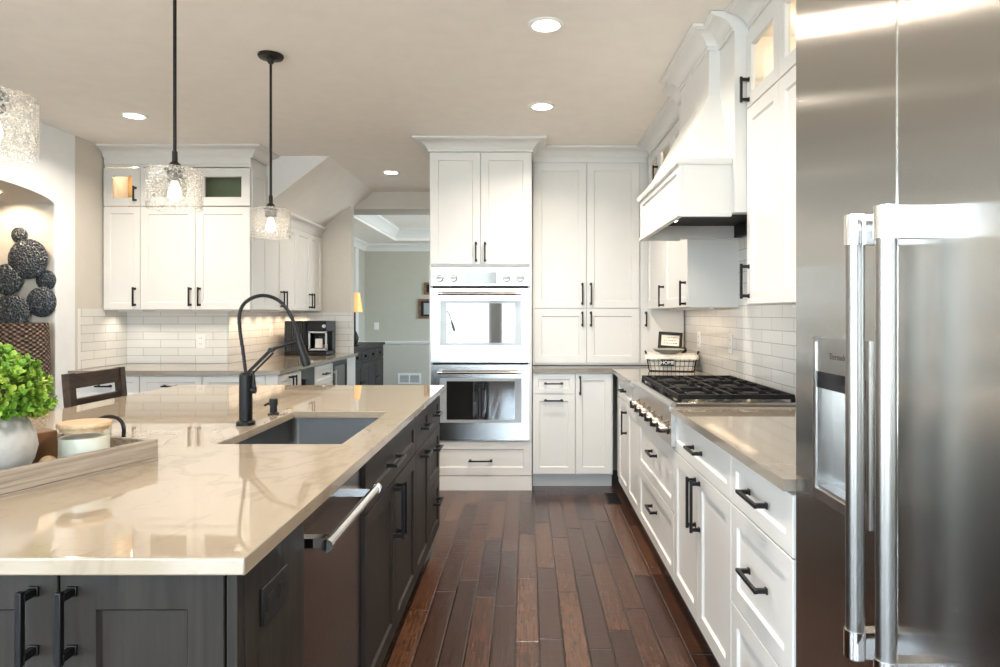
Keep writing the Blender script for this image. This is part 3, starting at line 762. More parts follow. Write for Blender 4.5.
def odoor(yt, yb_, hy, w0, w1, logo=None, open_=False):
    zt, zb = Zo(yt), Zo(yb_); b = B(); wx0, wx1, wz0, wz1 = X(440, of), X(521.5, of), Zo(w1), Zo(w0); y_ = of-.006
    b.box(ox0, wx0, y_, OF+.018, zb, zt); b.box(wx1, ox1, y_, OF+.018, zb, zt); b.box(wx0, wx1, y_, OF+.018, zb, wz0); b.box(wx0, wx1, y_, OF+.018, wz1, zt)
    d = part('oven_door', b, 'ovensteel', oo)
    part('oven_window', B().box(wx0, wx1, y_-.001, y_+.010, wz0, wz1), 'ovenglass', d)
    b = B(); q = .05
    for (a0, a1, c0, c1) in ((wx0, wx0+q, wz0, wz1), (wx1-q, wx1, wz0, wz1), (wx0+q, wx1-q, wz0, wz0+.022), (wx0+q, wx1-q, wz1-.022, wz1)): b.box(a0, a1, y_-.0016, y_-.001, c0, c1)
    part('window_border', b, 'display', d)
    hz = Zo(hy); hx0, hx1 = X(438.5, of), X(521.5, of)
    h = part('handle', B().cyl((hx0, y_-.05, hz), (hx1, y_-.05, hz), .012, n=20), 'knobsteel', d)
    for x in (hx0, hx1-.035): part('handle_bracket', B().cyl((x, y_-.05, hz), (x+.035, y_-.05, hz), .0145, n=20).box(x+.004, x+.031, y_-.05, y_, hz-.010, hz+.010), 'chrome', h)
    if logo:
        lp = part('badge', B().box(X(475, of), X(486, of), y_-.002, y_, Zo(356.2), Zo(352.8)), 'satin', d)
        text('lettering', 'THERMADOR', .013, 'ink', lp, Matrix.Translation((X(480.5, of), y_-.0022, Zo(354.5))) @ Matrix.Rotation(PI/2, 4, 'X'))
odoor(288.5, 362.3, 293.7, 300.5, 345.5, True)
part('vent_slot', B().box(ox0+.01, ox1-.01, OF+.0, OF+.018, Zo(364.6), Zo(362.3)), 'dark', oo)
odoor(364.6, 440, 371.7, 378, 422.3)

# ------------------------------------------------------------------ island
IX0, IX1, IY0, IY1 = -2.02, -.476, 1.145, 3.93
IFX = -.50   # door plane on the aisle side
ICF = IFX-.0205
SY0, SY1, SX0, SX1 = 2.152, 2.875, -.985, -.585
b = B(); zt, zb = .914, .884
for z in (zt, zb):
    pass
def slab_hole(b, x0, x1, y0, y1, hx0, hx1, hy0, hy1, z0, z1):
    o = [(x0, y0), (x1, y0), (x1, y1), (x0, y1)]; h = [(hx0, hy0), (hx1, hy0), (hx1, hy1), (hx0, hy1)]
    V = {(k, i, z): b.v((p[0], p[1], z)) for z in (z0, z1) for k, L in (('o', o), ('h', h)) for i, p in enumerate(L)}
    for i in range(4):
        j = (i+1) % 4
        b.f([V['o', i, z1], V['o', j, z1], V['h', j, z1], V['h', i, z1]]); b.f([V['o', j, z0], V['o', i, z0], V['h', i, z0], V['h', j, z0]])
        b.f([V['o', i, z0], V['o', j, z0], V['o', j, z1], V['o', i, z1]]); b.f([V['h', j, z0], V['h', i, z0], V['h', i, z1], V['h', j, z1]])
slab_hole(b, IX0, IX1, IY0, IY1, SX0, SX1, SY0, SY1, zb, zt)
single('island_countertop', b, 'quartz', 'large cream veined quartz island countertop with a sink cut-out', 'countertop', bevel=.003)
# sink
sk = thing('sink', 'stainless steel undermount sink set into the cream island top', 'sink', ((SX0+SX1)/2, (SY0+SY1)/2, .665))
b = B(); e_ = .008; zs = .668
def ringv(a, z, r=.03):
    x0, x1, y0, y1 = SX0-e_+a, SX1+e_-a, SY0-e_+a, SY1+e_-a; out = []
    for cx, cy_, s0 in ((x1-r, y1-r, 0), (x0+r, y1-r, 1), (x0+r, y0+r, 2), (x1-r, y0+r, 3)):
        for k_ in range(5): t = PI/2*(s0+k_/4); out.append(b.v((cx+r*math.cos(t), cy_+r*math.sin(t), z)))
    return out
R_ = [ringv(-.02, .8835), ringv(0, .8835), ringv(.001, zs+.02), ringv(.006, zs+.006), ringv(.02, zs), ]
for A_, Q_ in zip(R_, R_[1:]):
    for i in range(len(A_)): b.f([A_[i], A_[(i+1)%len(A_)], Q_[(i+1)%len(A_)], Q_[i]])
b.f(R_[-1])
part('basin', b, 'sinksteel', sk)
part('drain', B().lathe([(0, .002), (.02, .002), (.04, .004), (.045, .001), (.045, 0)], ((SX0+SX1)/2-.05, (SY0+SY1)/2, zs), 24), 'chrome', sk)
# cabinets on the aisle side (faces +X): local x runs away from the camera
R270 = PI/2; ID = .60
def isl(name, label, cat, ya, yb, fronts, hollow=False):
    return cabinet(name, label, cat, (ICF, ya), R270, yb-ya, ID, .105, .883, fronts, mat='island', toe=.075, group='charcoal island cabinets', hollow=hollow)
w = 3.06-2.10
isl('sink_cabinet', 'charcoal two-door sink cabinet between dishwasher and pull-out on the island', 'cabinet', 2.105, 3.06, [
    ('drawer', G, w-.005-G, .70, .872, [('h', w*.42, .785, .19)], .055),
    ('door', G, w/2-G, .115, .695, [('v', w/2-.032, .58, .20)]), ('door', w/2+G, w-.005-G, .115, .695, [('v', w/2+.032, .58, .20)])], hollow=True)
w = .41
isl('pullout_cabinet', 'narrow charcoal island cabinet with a drawer over one pull-out door', 'cabinet', 3.062, 3.472, [
    ('drawer', G, w-G, .70, .872, [('h', w*.5, .785, .14)], .05), ('door', G, w-G, .115, .695, [('h', w*.5, .655, .14)], .055)])
w = 3.89-3.474
isl('drawer_cabinet', 'charcoal island cabinet with three drawers at the far end', 'cabinet', 3.474, 3.89, [
    ('drawer', G, w-G, .70, .872, [('h', w*.5, .785, .14)], .05), ('drawer', G, w-G, .41, .695, [('h', w*.5, .60, .14)], .05), ('drawer', G, w-G, .115, .405, [('h', w*.5, .31, .14)], .05)])
# front cabinets (face the camera)
IFY = 1.172
fc = cabinet('island_end_cabinet', 'charcoal two-door cabinet at the near end of the island facing the viewer', 'cabinet', (-1.10, IFY+.0205), 0, .60, .30, .105, .883, [
    ('door', G, .293-G, .115, .878, [('v', .293-.042, .797, .125)], .062), ('door', .293+G, .578, .115, .878, [('v', .293+.042-.018, .797, .125)], .062)], mat='island', toe=.075, group='charcoal island cabinets')
b = B(); b.box(-.514, -.508, IFY+.004, IFY+.0205, .105, .883); b.box(-.503, -.4995, IFY+.002, 1.515, .0, .883)
part('corner_post', B().box(-.5185, -.4995, IFY+.001, IFY+.03, .0, .883), 'island', fc, bevel=.002)
part('end_panel', B().box(-.5005, -.4975, IFY+.032, 1.516, .0, .883), 'island', fc)
cabinet('island_end_cabinet', 'charcoal island cabinet left of the near-end pair, under the tray', 'cabinet', (-1.70, IFY+.0205), 0, .597, .30, .105, .883, [
    ('door', G, .298-G, .115, .878, [('v', .298-.04, .80, .128)], .062), ('door', .298+G, .597-G, .115, .878, [('v', .298+.04, .80, .128)], .062)], mat='island', toe=.075, group='charcoal island cabinets')
single('island_backing', B().box(-1.70, -1.68, 1.50, 3.89, 0, .883).box(-1.68, -1.125, 3.87, 3.89, 0, .883), 'island', 'charcoal panelled back of the island on its seating side', 'panel')
# outlet on end panel
def outlet(name, label, c, axis, sgn, w, h, mat='plate', group=None, kind='outlet', inner='dark', n=1):
    t = thing(name, label, 'outlet' if kind == 'outlet' else 'light switch', c, 0, group)
    def bx(u0, u1, d0, d1, z0, z1):
        a, e = sorted((sgn*d0, sgn*d1))
        if axis == 'X': return (c[0]+a, c[0]+e, c[1]+u0, c[1]+u1, c[2]+z0, c[2]+z1)
        return (c[0]+u0, c[0]+u1, c[1]+a, c[1]+e, c[2]+z0, c[2]+z1)
    part('cover_plate', B().box(*bx(-w/2, w/2, 0, .006, -h/2, h/2)), mat, t, bevel=.0015)
    if kind == 'outlet':
        horiz = w > h
        for s in (-1, 1):
            cu_, cz_ = (s*w*.24, 0) if horiz else (0, s*h*.2)
            q = part('socket', B().box(*bx(cu_-.016, cu_+.016, .006, .0075, cz_-.014, cz_+.014)), mat, t)
            part('slot', B().box(*bx(cu_-.008, cu_-.005, .0075, .0080, cz_-.005, cz_+.006)).box(*bx(cu_+.005, cu_+.008, .0075, .0080, cz_-.005, cz_+.006)), inner, q)
    else:
        part('rocker', B().box(*bx(-.016, .016, .006, .010, -.032, .032)), mat, t)
    return t
outlet('power_outlet', 'black power outlet on the dark end panel of the island', (-.4975, 1.332, .777), 'X', 1, .13, .07, 'blackplastic')
outlet('power_outlet', 'white power outlet on the tile above the left counter', (X(201.5, YL), YL-.008, 1.10), 'Y', -1, .075, .115)
outlet('power_outlet', 'white power outlet on the right tile wall beyond the rangetop, near the wire basket', (XR-.008, 4.94, 1.14), 'X', -1, .075, .115)
outlet('power_outlet', 'white power outlet on the right tile wall directly behind the rangetop', (XR-.008, 4.17, 1.14), 'X', -1, .075, .115)
outlet('power_outlet', 'white power outlet on the warm tile left of the coffee machine', (XC+.008, 6.6, 1.16), 'X', 1, .075, .115)
outlet('light_switch', 'white light switch on the sage dining room wall', (X(376.5, DY), DY, CAM_Z-(326-314)/61.8), 'Y', -1, .075, .115, kind='switch')
# dishwasher
dwx = -.512
dw = thing('dishwasher', 'dark stainless dishwasher with a thick chrome bar handle in the island', 'dishwasher', (-.80, 1.81, 0))
part('body', B().box(-1.10, dwx-.03, 1.522, 2.098, .02, .86), 'dark', dw)
dd = part('door', B().box(dwx-.03, dwx, 1.522, 2.098, .115, .868), 'dwsteel', dw, bevel=.003)
part('kick_plate', B().box(dwx-.09, dwx-.08, 1.522, 2.098, .0, .10), 'dark', dw)
hz = .802; hx = -.452
hh = part('handle', B().cyl((hx, 1.545, hz), (hx, 2.036, hz), .0125, n=24), 'chrome', dd)
for y, ye in ((1.565, 1.532), (2.005, 2.033)):
    part('handle_bracket', B().box(hx-.002, dwx, y-.016, y+.016, hz-.011, hz+.011), 'chrome', hh)
    part('handle_end', B().cyl((hx, ye, hz), (hx, ye+.017, hz), .0145, n=24), 'chrome', hh)

# faucet
fx, fy = -1.042, 2.52
fa = thing('kitchen_faucet', 'tall matte black faucet with a spring arch beside the island sink', 'faucet', (fx, fy, .914))
def Fp(px, y, dy=0): return Vector(((px-527)/270, fy+dy, CAM_Z-(y-314)/270))
part('body', B().lathe([(0, 0), (.034, 0), (.034, .012), (.030, .016), (.0235, .018), (.0235, .185), (.020, .19), (.016, .196), (0, .196)], (fx, fy, .914), 28), 'black', fa)
def spline(pts, n=8):
    out = []
    P = [pts[0]]+list(pts)+[pts[-1]]
    for i in range(1, len(P)-2):
        for k in range(n):
            t = k/n; p0, p1, p2, p3 = P[i-1], P[i], P[i+1], P[i+2]
            out.append(.5*((2*p1)+(p2-p0)*t+(2*p0-5*p1+4*p2-p3)*t*t+(3*p1-p0-3*p2+p3)*t**3))
    out.append(Vector(P[-1])); return out
pts = [Fp(*p) for p in ((245.6, 374), (243, 352), (240, 332), (239.2, 316), (243, 305), (252, 298), (263.6, 295.6), (276, 299), (286, 308), (293, 321), (298.3, 337.5))]
sp_ = spline(pts, 8)
hs_ = part('hose', B().tube(sp_, .006, 12), 'black', fa)
b = B(); L = 0; turns = []
dense = spline(pts, 40); prev = None; s_acc = 0; hel = []
for i in range(len(dense)):
    if i: s_acc += (dense[i]-dense[i-1]).length
    d = (dense[min(i+1, len(dense)-1)]-dense[max(0, i-1)]).normalized(); y_ = Vector((0, 1, 0)); x_ = d.cross(y_)
    a = s_acc/.0062*2*PI; hel.append(dense[i]+(x_*math.cos(a)+y_*math.sin(a))*.0068)
part('spring', B().tube(hel, .0014, 5), 'bronze', hs_)
part('spray_head', B().tube([Fp(297.6, 335), Fp(299, 341), Fp(300.5, 346), Fp(306.3, 364), Fp(306.8, 366)], [.0095, .0115, .0135, .0165, .0145], 20), 'black', fa)
b = B(); b.tube([Fp(243.5, 377, .0), Fp(270.5, 350)], .0062, 12); b.tube([Fp(248, 377, .012), Fp(272, 353, .012)], .004, 10)
b.tube([Fp(269, 350.5), Fp(284, 345), Fp(299, 341)], .0055, 12); b.cyl(Fp(271, 350, -.010), Fp(271, 350, .016), .009); b.cyl(Fp(244.5, 376.5, -.008), Fp(244.5, 376.5, .016), .011)
part('support_arm', b, 'black', fa)
b = B(); b.cyl(Fp(246, 390), Fp(255.5, 390), .0125, .0135); b.tube([Fp(254.5, 389), Fp(253.5, 378), Fp(252.5, 371)], [.0062, .005, .0042], 12)
part('lever', b, 'black', fa)
so = thing('soap_dispenser', 'short matte black soap pump on the island behind the sink', 'soap dispenser', (-1.038, 2.785, .914))
part('body', B().lathe([(0, 0), (.023, 0), (.023, .006), (.015, .010), (.014, .034), (.0165, .036), (.0165, .060), (.015, .064), (0, .064)], (-1.038, 2.785, .914), 24), 'black', so)
part('spout', B().tube([(-1.038, 2.785, .956), (-1.06, 2.785, .958), (-1.075, 2.785, .950)], [.006, .0055, .0045], 12), 'black', so)
single('sunlight_sparkle', B().lathe([(0, 0), (.015, 0), (.015, .004), (.010, .006), (0, .006)], (-1.02, 2.93, .914), 20), 'brass', 'small brass disc standing in for a sunlight sparkle on the island past the soap pump', 'glint')  # brass disc stands in for a sunlight sparkle on the counter

# ------------------------------------------------------------------ tray group on the island
C0 = Vector((-1.03, 1.90)); d_ = Vector((.32, .946)).normalized(); p_ = Vector((-d_.y, d_.x)); TL, TW = .78, .36
def tw(a, s): q = C0 - d_*a + p_*s; return q    # a from far end towards the viewer, s from right side to the left
tr = thing('wooden_tray', 'long weathered grey wooden tray with iron handles on the island', 'tray', (*(C0-d_*TL/2+p_*TW/2), .914), math.atan2(d_.y, d_.x))
ang = math.atan2(d_.y, d_.x)
Tm = Matrix.Translation((*(C0-d_*TL/2+p_*TW/2), .914)) @ Matrix.Rotation(ang, 4, 'Z')
def tb(*a):
    b = B(); b.T = Tm; b.box(*a); return b
hL, hW = TL/2, TW/2
part('base', tb(-hL, hL, -hW, hW, 0, .010), 'tray', tr)
for s in (-1, 1):
    part('side_board', tb(-hL, hL, *sorted((s*hW, s*(hW-.018))), .0101, .062), 'tray', tr, bevel=.002)
    part('end_board', tb(*sorted((s*hL, s*(hL-.018))), -hW+.0181, hW-.0181, .0101, .062), 'tray', tr, bevel=.002)
    b = B(); b.T = Tm
    b.tube([(s*(hL-.009), -.062+.0*k, .0) if False else (s*(hL-.009)+s*.012*math.sin(PI*k/14), -.062*math.cos(PI*k/14), .060+.056*math.sin(PI*k/14)**.7) for k in range(15)], .0055, 10)
    part('handle', b, 'black', tr)
# candle
cc = Vector((-1.155, 1.775, .9245))
ca = thing('candle_jar', 'round glass candle jar with white wax and flat wooden lid in the tray', 'candle', cc)
part('jar', B().lathe([(0, 0), (.055, 0), (.060, .006), (.061, .108), (.0595, .108), (.0585, .008), (0, .006)], cc, 36), 'jar', ca)
part('wax', B().lathe([(0, .0065), (.0573, .0085), (.0573, .082), (0, .084)], cc, 36), 'wax', ca)
part('lid', B().lathe([(.054, .098), (.057, .1085), (.061, .1085), (.0625, .111), (.0625, .117), (.061, .1195), (0, .1195)], cc, 36), 'cork', ca)
# wooden block and cork
bl = tw(.195, .215)
b = B(); b.T = Matrix.Translation((bl.x, bl.y, .9245)) @ Matrix.Rotation(ang, 4, 'Z'); b.box(-.03, .03, -.05, .05, 0, .095)
wb = single('wooden_box', b, 'walnut', 'small brown wooden box between the plant pot and the candle', 'box', bevel=.003)
q = tw(.245, .07)
single('wooden_ball', B().lathe([(.021*math.sin(PI*k/12), .021-.021*math.cos(PI*k/12)) for k in range(13)], (-1.213, 1.722, .9243), 20), 'cork', 'tiny round pale wooden ball lying in the tray beside the candle', 'wooden ball')
# plant
pc = Vector((-1.295, 1.600, .9245))
pl = thing('potted_plant', 'bright green leafy plant in a rounded grey concrete pot on the tray', 'plant', pc)
part('pot', B().lathe([(0, 0), (.078, 0), (.092, .012), (.112, .05), (.119, .082), (.114, .115), (.098, .148), (.086, .162), (.078, .162), (.074, .150), (0, .145)], pc, 40), 'concrete', pl)
rng = random.Random(3); b = B(); st = B()
cen = pc+Vector((0, 0, .212))
for i in range(420):
    z = rng.uniform(-.55, 1); a = rng.random()*2*PI; rr = math.sqrt(max(0, 1-z*z)); R0 = rng.uniform(.55, 1.0)**.6
    dirv = Vector((rr*math.cos(a), rr*math.sin(a), z)); tip = cen+Vector((dirv.x*.150*R0, dirv.y*.150*R0, dirv.z*.118*R0))*rng.uniform(.9, 1.08)
    if tip.z < pc.z+.15: tip.z = pc.z+.15+rng.random()*.03
    root = pc+Vector((rng.uniform(-.05, .05), rng.uniform(-.05, .05), .15))
    if i % 4 == 0: st.tube([root, (root+tip)/2+Vector((0, 0, .02)), tip], .0016, 5)
    up = (dirv+Vector((0, 0, .35))).normalized()
    for k in range(9):
        t1 = up.orthogonal().normalized(); t2 = up.cross(t1); aa = k*2.4+rng.random()*.5; el = .15+.11*k
        ld = ((t1*math.cos(aa)+t2*math.sin(aa))*math.cos(el)+up*math.sin(el)).normalized(); sd = ld.cross(up)
        if sd.length < .05: continue
        sd.normalize(); nn = sd.cross(ld).normalized(); Ls = rng.uniform(.013, .021); wd = Ls*.34; o = tip-up*.006*(k % 3)
        V = [b.v(o), b.v(o+ld*Ls*.45+sd*wd+nn*.0015), b.v(o+ld*Ls*.8+sd*wd*.85+nn*.002), b.v(o+ld*Ls+nn*.003), b.v(o+ld*Ls*.8-sd*wd*.85+nn*.002), b.v(o+ld*Ls*.45-sd*wd+nn*.0015), b.v(o+ld*Ls*.55-nn*.002)]
        for i0, i1 in ((0,1),(1,2),(2,3),(3,4),(4,5),(5,0)): b.f([V[6], V[i0], V[i1]])
part('foliage', b, 'leaf', pl); part('stems', st, 'stem', pl)

# ------------------------------------------------------------------ counter stool
sx, syc = -1.92, 3.385
stl = thing('counter_stool', 'dark wood counter stool with open slatted back at the island', 'stool', (sx, syc, 0))
w2 = .220
part('seat', B().box(-2.13, -1.74, syc-.21, syc+.21, .60, .64), 'stool', stl, bevel=.008)
for s in (-1, 1):
    ys = syc+s*(w2-.02)
    part('leg', B().beam((-2.13, ys, 0), (-2.115, ys, .62), .04, .04), 'stool', stl)
    part('back_post', B().beam((-2.115, ys, .62), (-2.150, ys, 1.045), .036, .042, up=(0, 1, 0)), 'stool', stl)
    part('leg', B().beam((-1.755, syc+s*.19, 0), (-1.77, syc+s*.19, .60), .04, .04), 'stool', stl)
    part('stretcher', B().beam((-2.125, ys, .2), (-1.76, syc+s*.19, .2), .02, .035), 'stool', stl)
part('foot_rail', B().box(-1.775, -1.75, syc-.17, syc+.17, .17, .205), 'stool', stl)
def xb_(z): return -2.115+(z-.62)/(1.045-.62)*(-.035)
for za, zb_ in ((.972, 1.042), (.892, .922), (.80, .83)):
    part('back_rail', B().beam((xb_((za+zb_)/2), syc-w2+.03, (za+zb_)/2), (xb_((za+zb_)/2), syc+w2-.03, (za+zb_)/2), zb_-za, .024, up=(1, 0, 0)), 'stool', stl)

# ------------------------------------------------------------------ left / coffee area
LF = 4.95; LFX = -1.815
for i, (xa_, xb2, lab) in enumerate(((-3.325, -2.822, 'white drawer-over-door base cabinet under the left counter, next to the pale left wall'), (-2.82, -2.367, 'white drawer-over-door base cabinet under the left counter, behind the stool back'), (-2.365, -1.905, 'white drawer-over-door base cabinet under the left counter, behind the faucet'))):
    w = xb2-xa_
    cabinet('base_cabinet', lab, 'cabinet', (xa_, LF+.0205), 0, w, .48, .105, .884, [
        ('drawer', G, w-G, .70, .872, [('h', w/2, .80, .11)], .045), ('door', G, w-G, .115, .695, [('v', w-.05, .58, .15)])], toe=.075, group='white base cabinets by the coffee area')
single('cabinet_filler', B().box(-1.903, LFX-.001, LF+.002, LF+.022, .105, .884), 'white', 'white corner filler strip under the front corner of the left counter', 'filler strip')
LCX = LFX-.0205
def lf(name, label, ya, yb, fronts, d=.65):
    return cabinet(name, label, 'cabinet', (LCX, ya), R270, yb-ya, d, .105, .884, fronts, toe=.075 if d > .2 else .03, group='white base cabinets by the coffee area')
w = 5.47-4.975
lf('base_cabinet', 'white two-door base cabinet facing the passage at the left counter corner', 4.975, 5.47, [('door', G, w/2-G, .115, .872, [('v', w/2-.035, .78, .15)], .05), ('door', w/2+G, w-G, .115, .872, [('v', w/2+.035, .78, .15)], .05)], .065)
w = 6.36-5.82
lf('drawer_cabinet', 'white drawer cabinet between the two black appliances under the coffee counter', 5.82, 6.36, [('drawer', G, w-G, .70, .872, [('h', w/2, .79, .13)], .045), ('drawer', G, w-G, .41, .695, [('h', w/2, .60, .13)], .045), ('drawer', G, w-G, .115, .405, [('h', w/2, .30, .13)], .045)])
im = thing('ice_maker', 'black undercounter appliance nearest the counter corner by the coffee area', 'appliance', (-2.1, 5.645, 0))
part('body', B().box(-2.45, LCX, 5.476, 5.814, .02, .882), 'blackplastic', im)
part('door', B().box(LCX, LFX, 5.480, 5.810, .11, .878), 'blackgloss', im, bevel=.003)
part('handle', B().box(LFX, LFX+.03, 5.49, 5.505, .3, .8), 'black', im)
bc = thing('beverage_cooler', 'black glass-door beverage cooler under the far end of the coffee counter', 'appliance', (-2.1, 6.62, 0))
part('body', B().box(-2.45, LCX, 6.366, 6.86, .02, .882), 'blackplastic', bc)
b = B(); b.box(LCX, LFX, 6.37, 6.42, .11, .878); b.box(LCX, LFX, 6.806, 6.856, .11, .878); b.box(LCX, LFX, 6.42, 6.806, .11, .16); b.box(LCX, LFX, 6.42, 6.806, .828, .878)
d = part('door', b, 'blackplastic', bc); part('glass_pane', B().box(LCX+.004, LFX-.004, 6.42, 6.806, .16, .828), 'ovenglass', d)
part('handle', B().box(LFX+.02, LFX+.032, 6.375, 6.387, .3, .8).box(LFX, LFX+.02, 6.375, 6.387, .31, .33).box(LFX, LFX+.02, 6.375, 6.387, .77, .79), 'satin', d)
single('cabinet_filler', B().box(LCX-.02, LFX, 6.864, YE-.01, .0, .884), 'white', 'white filler strip between the beverage cooler and the passage wall end', 'filler strip')
b = B(); b.box(XL+.008, -1.79, 4.92, YL-.009, .8845, .914); b.box(XC+.009, -1.79, YL-.009, YE-.009, .8845, .914)
single('countertop', b, 'grey', 'dark grey countertop of the coffee area wrapping the left corner', 'countertop')
# tall left uppers
LUF = 5.33+.0205; ux = [-3.322, -3.032, -2.170]
w0 = ux[1]-ux[0]; w1 = ux[2]-ux[1]
cl = cabinet('wall_cabinet', 'narrow white wall cabinet with one lit amber glass door, against the left wall', 'cabinet', (ux[0], LUF), 0, w0-.001, YL-LUF-.002, 1.357, 2.50, [
    ('door', G, w0-.001-G, 1.36, 2.165, [('v', w0-.04, 1.46, .15)], .05), ('glass', .002, w0-.001-G, 2.173, 2.47, [('v', w0-.035, 2.265, .12)], .06)], inside=2.168, group='white wall cabinets')
cr = cabinet('wall_cabinet', 'wide white wall cabinet with two doors and glass doors above, backed in green', 'cabinet', (ux[1], LUF), 0, w1, YL-LUF-.002, 1.357, 2.50, [
    ('door', G, w1/2-G, 1.36, 2.165, [('v', w1/2-.036, 1.46, .15)]), ('door', w1/2+G, w1-G, 1.36, 2.165, [('v', w1/2+.036, 1.46, .15)]),
    ('glass', G, w1/2-G, 2.173, 2.47, [], .065), ('glass', w1/2+G, w1-G, 2.173, 2.47, [], .065)], inside=2.168, group='white wall cabinets')
part('back_lining', B().box(ux[1]+.02, ux[2]-.02, YL-.03, YL-.022, 2.18, 2.47), 'greyback', cr)  # green colour sits on the lining behind clear panes
part('back_lining', B().box(ux[0]+.02, ux[1]-.02, YL-.03, YL-.022, 2.18, 2.47), 'amberback', cl)
light('cabinet_glow', 'POINT', ((ux[0]+ux[1])/2, 5.5, 2.44), .8, WARMER, .02, cl)
part('fascia', B().box(ux[0], ux[1]-.001, LUF-.012, YL-.002, 2.50, CEIL-.002), 'white', cl)
part('fascia', B().box(ux[1], ux[2], LUF-.012, YL-.002, 2.50, CEIL-.002), 'white', cr)
CP = crown_prof(CEIL-.002)
part('crown_molding', B().sweep([(XL+.002, LUF-.012), (ux[1]-.0005, LUF-.012)], CP), 'white', cl)
part('crown_molding', B().sweep([(ux[1], LUF-.012), (ux[2]+.012, LUF-.012), (ux[2]+.012, YL-.004)], CP), 'white', cr)
b = B(); b.T = Matrix.Translation((ux[2]+.0005, LUF, 0)) @ Matrix.Rotation(R270, 4, 'Z')
b.shaker(.004, YL-LUF-.006, 2.173, 2.47, -.012, .012, .05, .006); part('end_panel', b, 'white', cr, smooth=False)
b = B(); b.T = Matrix.Translation((ux[2]+.0005, LUF, 0)) @ Matrix.Rotation(R270, 4, 'Z')
b.shaker(.004, YL-LUF-.006, 1.36, 2.165, -.012, .012, .05, .006); part('end_panel', b, 'white', cr, smooth=False)
for a_, c_, o_ in ((ux[0]+.05, ux[1]-.05, cl), (ux[1]+.05, ux[2]-.15, cr)):
    part('light_bar', B().box(a_, c_, 5.45, 5.48, 1.345, 1.357), 'plate', o_)
    for q_ in ((.25, .75) if c_-a_ < .4 else (.12, .37, .62, .87)): light('under_cabinet_glow', 'SPOT', (a_+(c_-a_)*q_, 5.48, 1.340), .9, WARM, .008, o_, (-.15, 0, 0), spot=2.5)
# lower uppers along the coffee side wall
yv = [YL+.002, 6.02, 6.42, 6.80, YE-.012]
for k in (0, 2):
    ya, ym, yb = yv[k], yv[k+1], yv[k+2]; w = yb-ya; m_ = ym-ya
    cab = cabinet('wall_cabinet', ('white two-door wall cabinet under the stair slope, nearest the tall corner cabinet', '', 'white two-door wall cabinet under the stair slope, over the coffee machine')[k], 'cabinet',
        (-2.168-.0205, ya), R270, w-.001, -2.1885-XC-.002, 1.357, 2.13, [('door', G, m_-G, 1.36, 2.125, [('v', m_-.035, 1.455, .15)], .05), ('door', m_+G, w-G-.001, 1.36, 2.125, [('v', m_+.035, 1.455, .15)], .05)], group='white wall cabinets')
    part('crown_molding', B().sweep([(-2.18, yb-.001), (-2.18, ya)][::-1], [(o*.7, 2.13+.10+z*1.15) for o, z in CROWN]), 'white', cab)
    part('light_bar', B().box(-2.36, -2.33, ya+.05, yb-.05, 1.345, 1.357), 'plate', cab)
    for q_ in (.15, .5, .85): light('under_cabinet_glow', 'SPOT', (-2.345, ya+w*q_, 1.340), 2.4, WARMER, .008, cab, (0, .15, 0), spot=2.5)
# coffee machine
cm = thing('coffee_machine', 'black coffee machine with a glass carafe on the dark counter', 'coffee maker', (-2.17, 6.86, .914))
b = B(); b.box(-2.40, -2.18, 6.72, 7.06, .916, 1.255); part('water_tank', b, 'blackplastic', cm, bevel=.01)
b = B()
for i in range(9): b.box(-2.385+i*.0225, -2.378+i*.0225, 6.712, 6.72, .95, 1.23)
part('grille', b, 'blackgloss', cm)
b = B(); b.box(-2.178, -1.985, 6.72, 7.06, 1.15, 1.255); b.box(-2.178, -1.985, 6.93, 7.06, .956, 1.15); b.box(-2.178, -1.985, 6.72, 7.06, .916, .955)
part('body', b, 'blackplastic', cm, bevel=.008)
part('control_dial', B().lathe([(0, 0), (.018, 0), (.016, -.015), (0, -.015)], (-2.005, 6.72, 1.205), 20, 'Y'), 'satin', cm)
cf = part('carafe', B().lathe([(0, .0), (.062, 0), (.068, .02), (.068, .10), (.05, .135), (.05, .15), (0, .15)], (-2.065, 6.815, .9555), 28), 'jar', cm)
part('coffee', B().lathe([(0, .003), (.060, .003), (.064, .02), (.064, .06), (0, .06)], (-2.065, 6.815, .9555), 28), 'walnut', cf)
b = B()
for z in (.975, 1.145): b.box(-2.155, -1.975, 6.705, 6.718, z-.008, z+.008)
for x in (-2.147, -1.983): b.box(x-.008, x+.008, 6.705, 6.718, .975, 1.145)
part('carafe_handle', b, 'ovensteel', cf)
part('carafe_label', B().box(-2.10, -2.03, 6.741, 6.746, .99, 1.08), 'plate', cf)

# ------------------------------------------------------------------ niche: metal discs, basket
ND = AY+AW   # wall the discs hang on
def Np(px, y, Y=4.77): return ((px-527)*Y/680, CAM_Z-(y-314)*Y/680)
discs = [(17, 234.5, 8.0, 'smallest hammered metal disc, at the top of the wall cluster'), (29, 259, 20, 'largest hammered metal disc, just under the smallest one'),
         (8, 279.5, 15.5, 'dark hammered metal disc at the left frame edge beneath the largest disc'), (44, 280, 10.2, 'small hammered metal disc on the right side of the cluster'),
         (41, 302, 15.2, 'medium hammered metal disc at lower right of the cluster above the basket'), (12, 313, 18.8, 'hammered metal disc at the bottom left of the cluster above the plant')]
for i, (px, y, r, lab) in enumerate(discs):
    x, z = Np(px, y); R = r*ND/680; yy = ND-.012-(i % 3)*.016-(.016 if i in (1,) else 0)
    b = B(); b.lathe([(0, -.020), (R*.5, -.017), (R*.85, -.010), (R*.97, -.003), (R, .003), (R*.97, .005), (0, .005)], (x, yy, z), 40, 'Y')
    b.cyl((x, yy+.004, z), (x, ND, z), .012)
    single('wall_disc', b, 'disc', lab, 'wall decoration', 'hammered metal wall discs')
bx_, _ = Np(34, 330); bz = .45
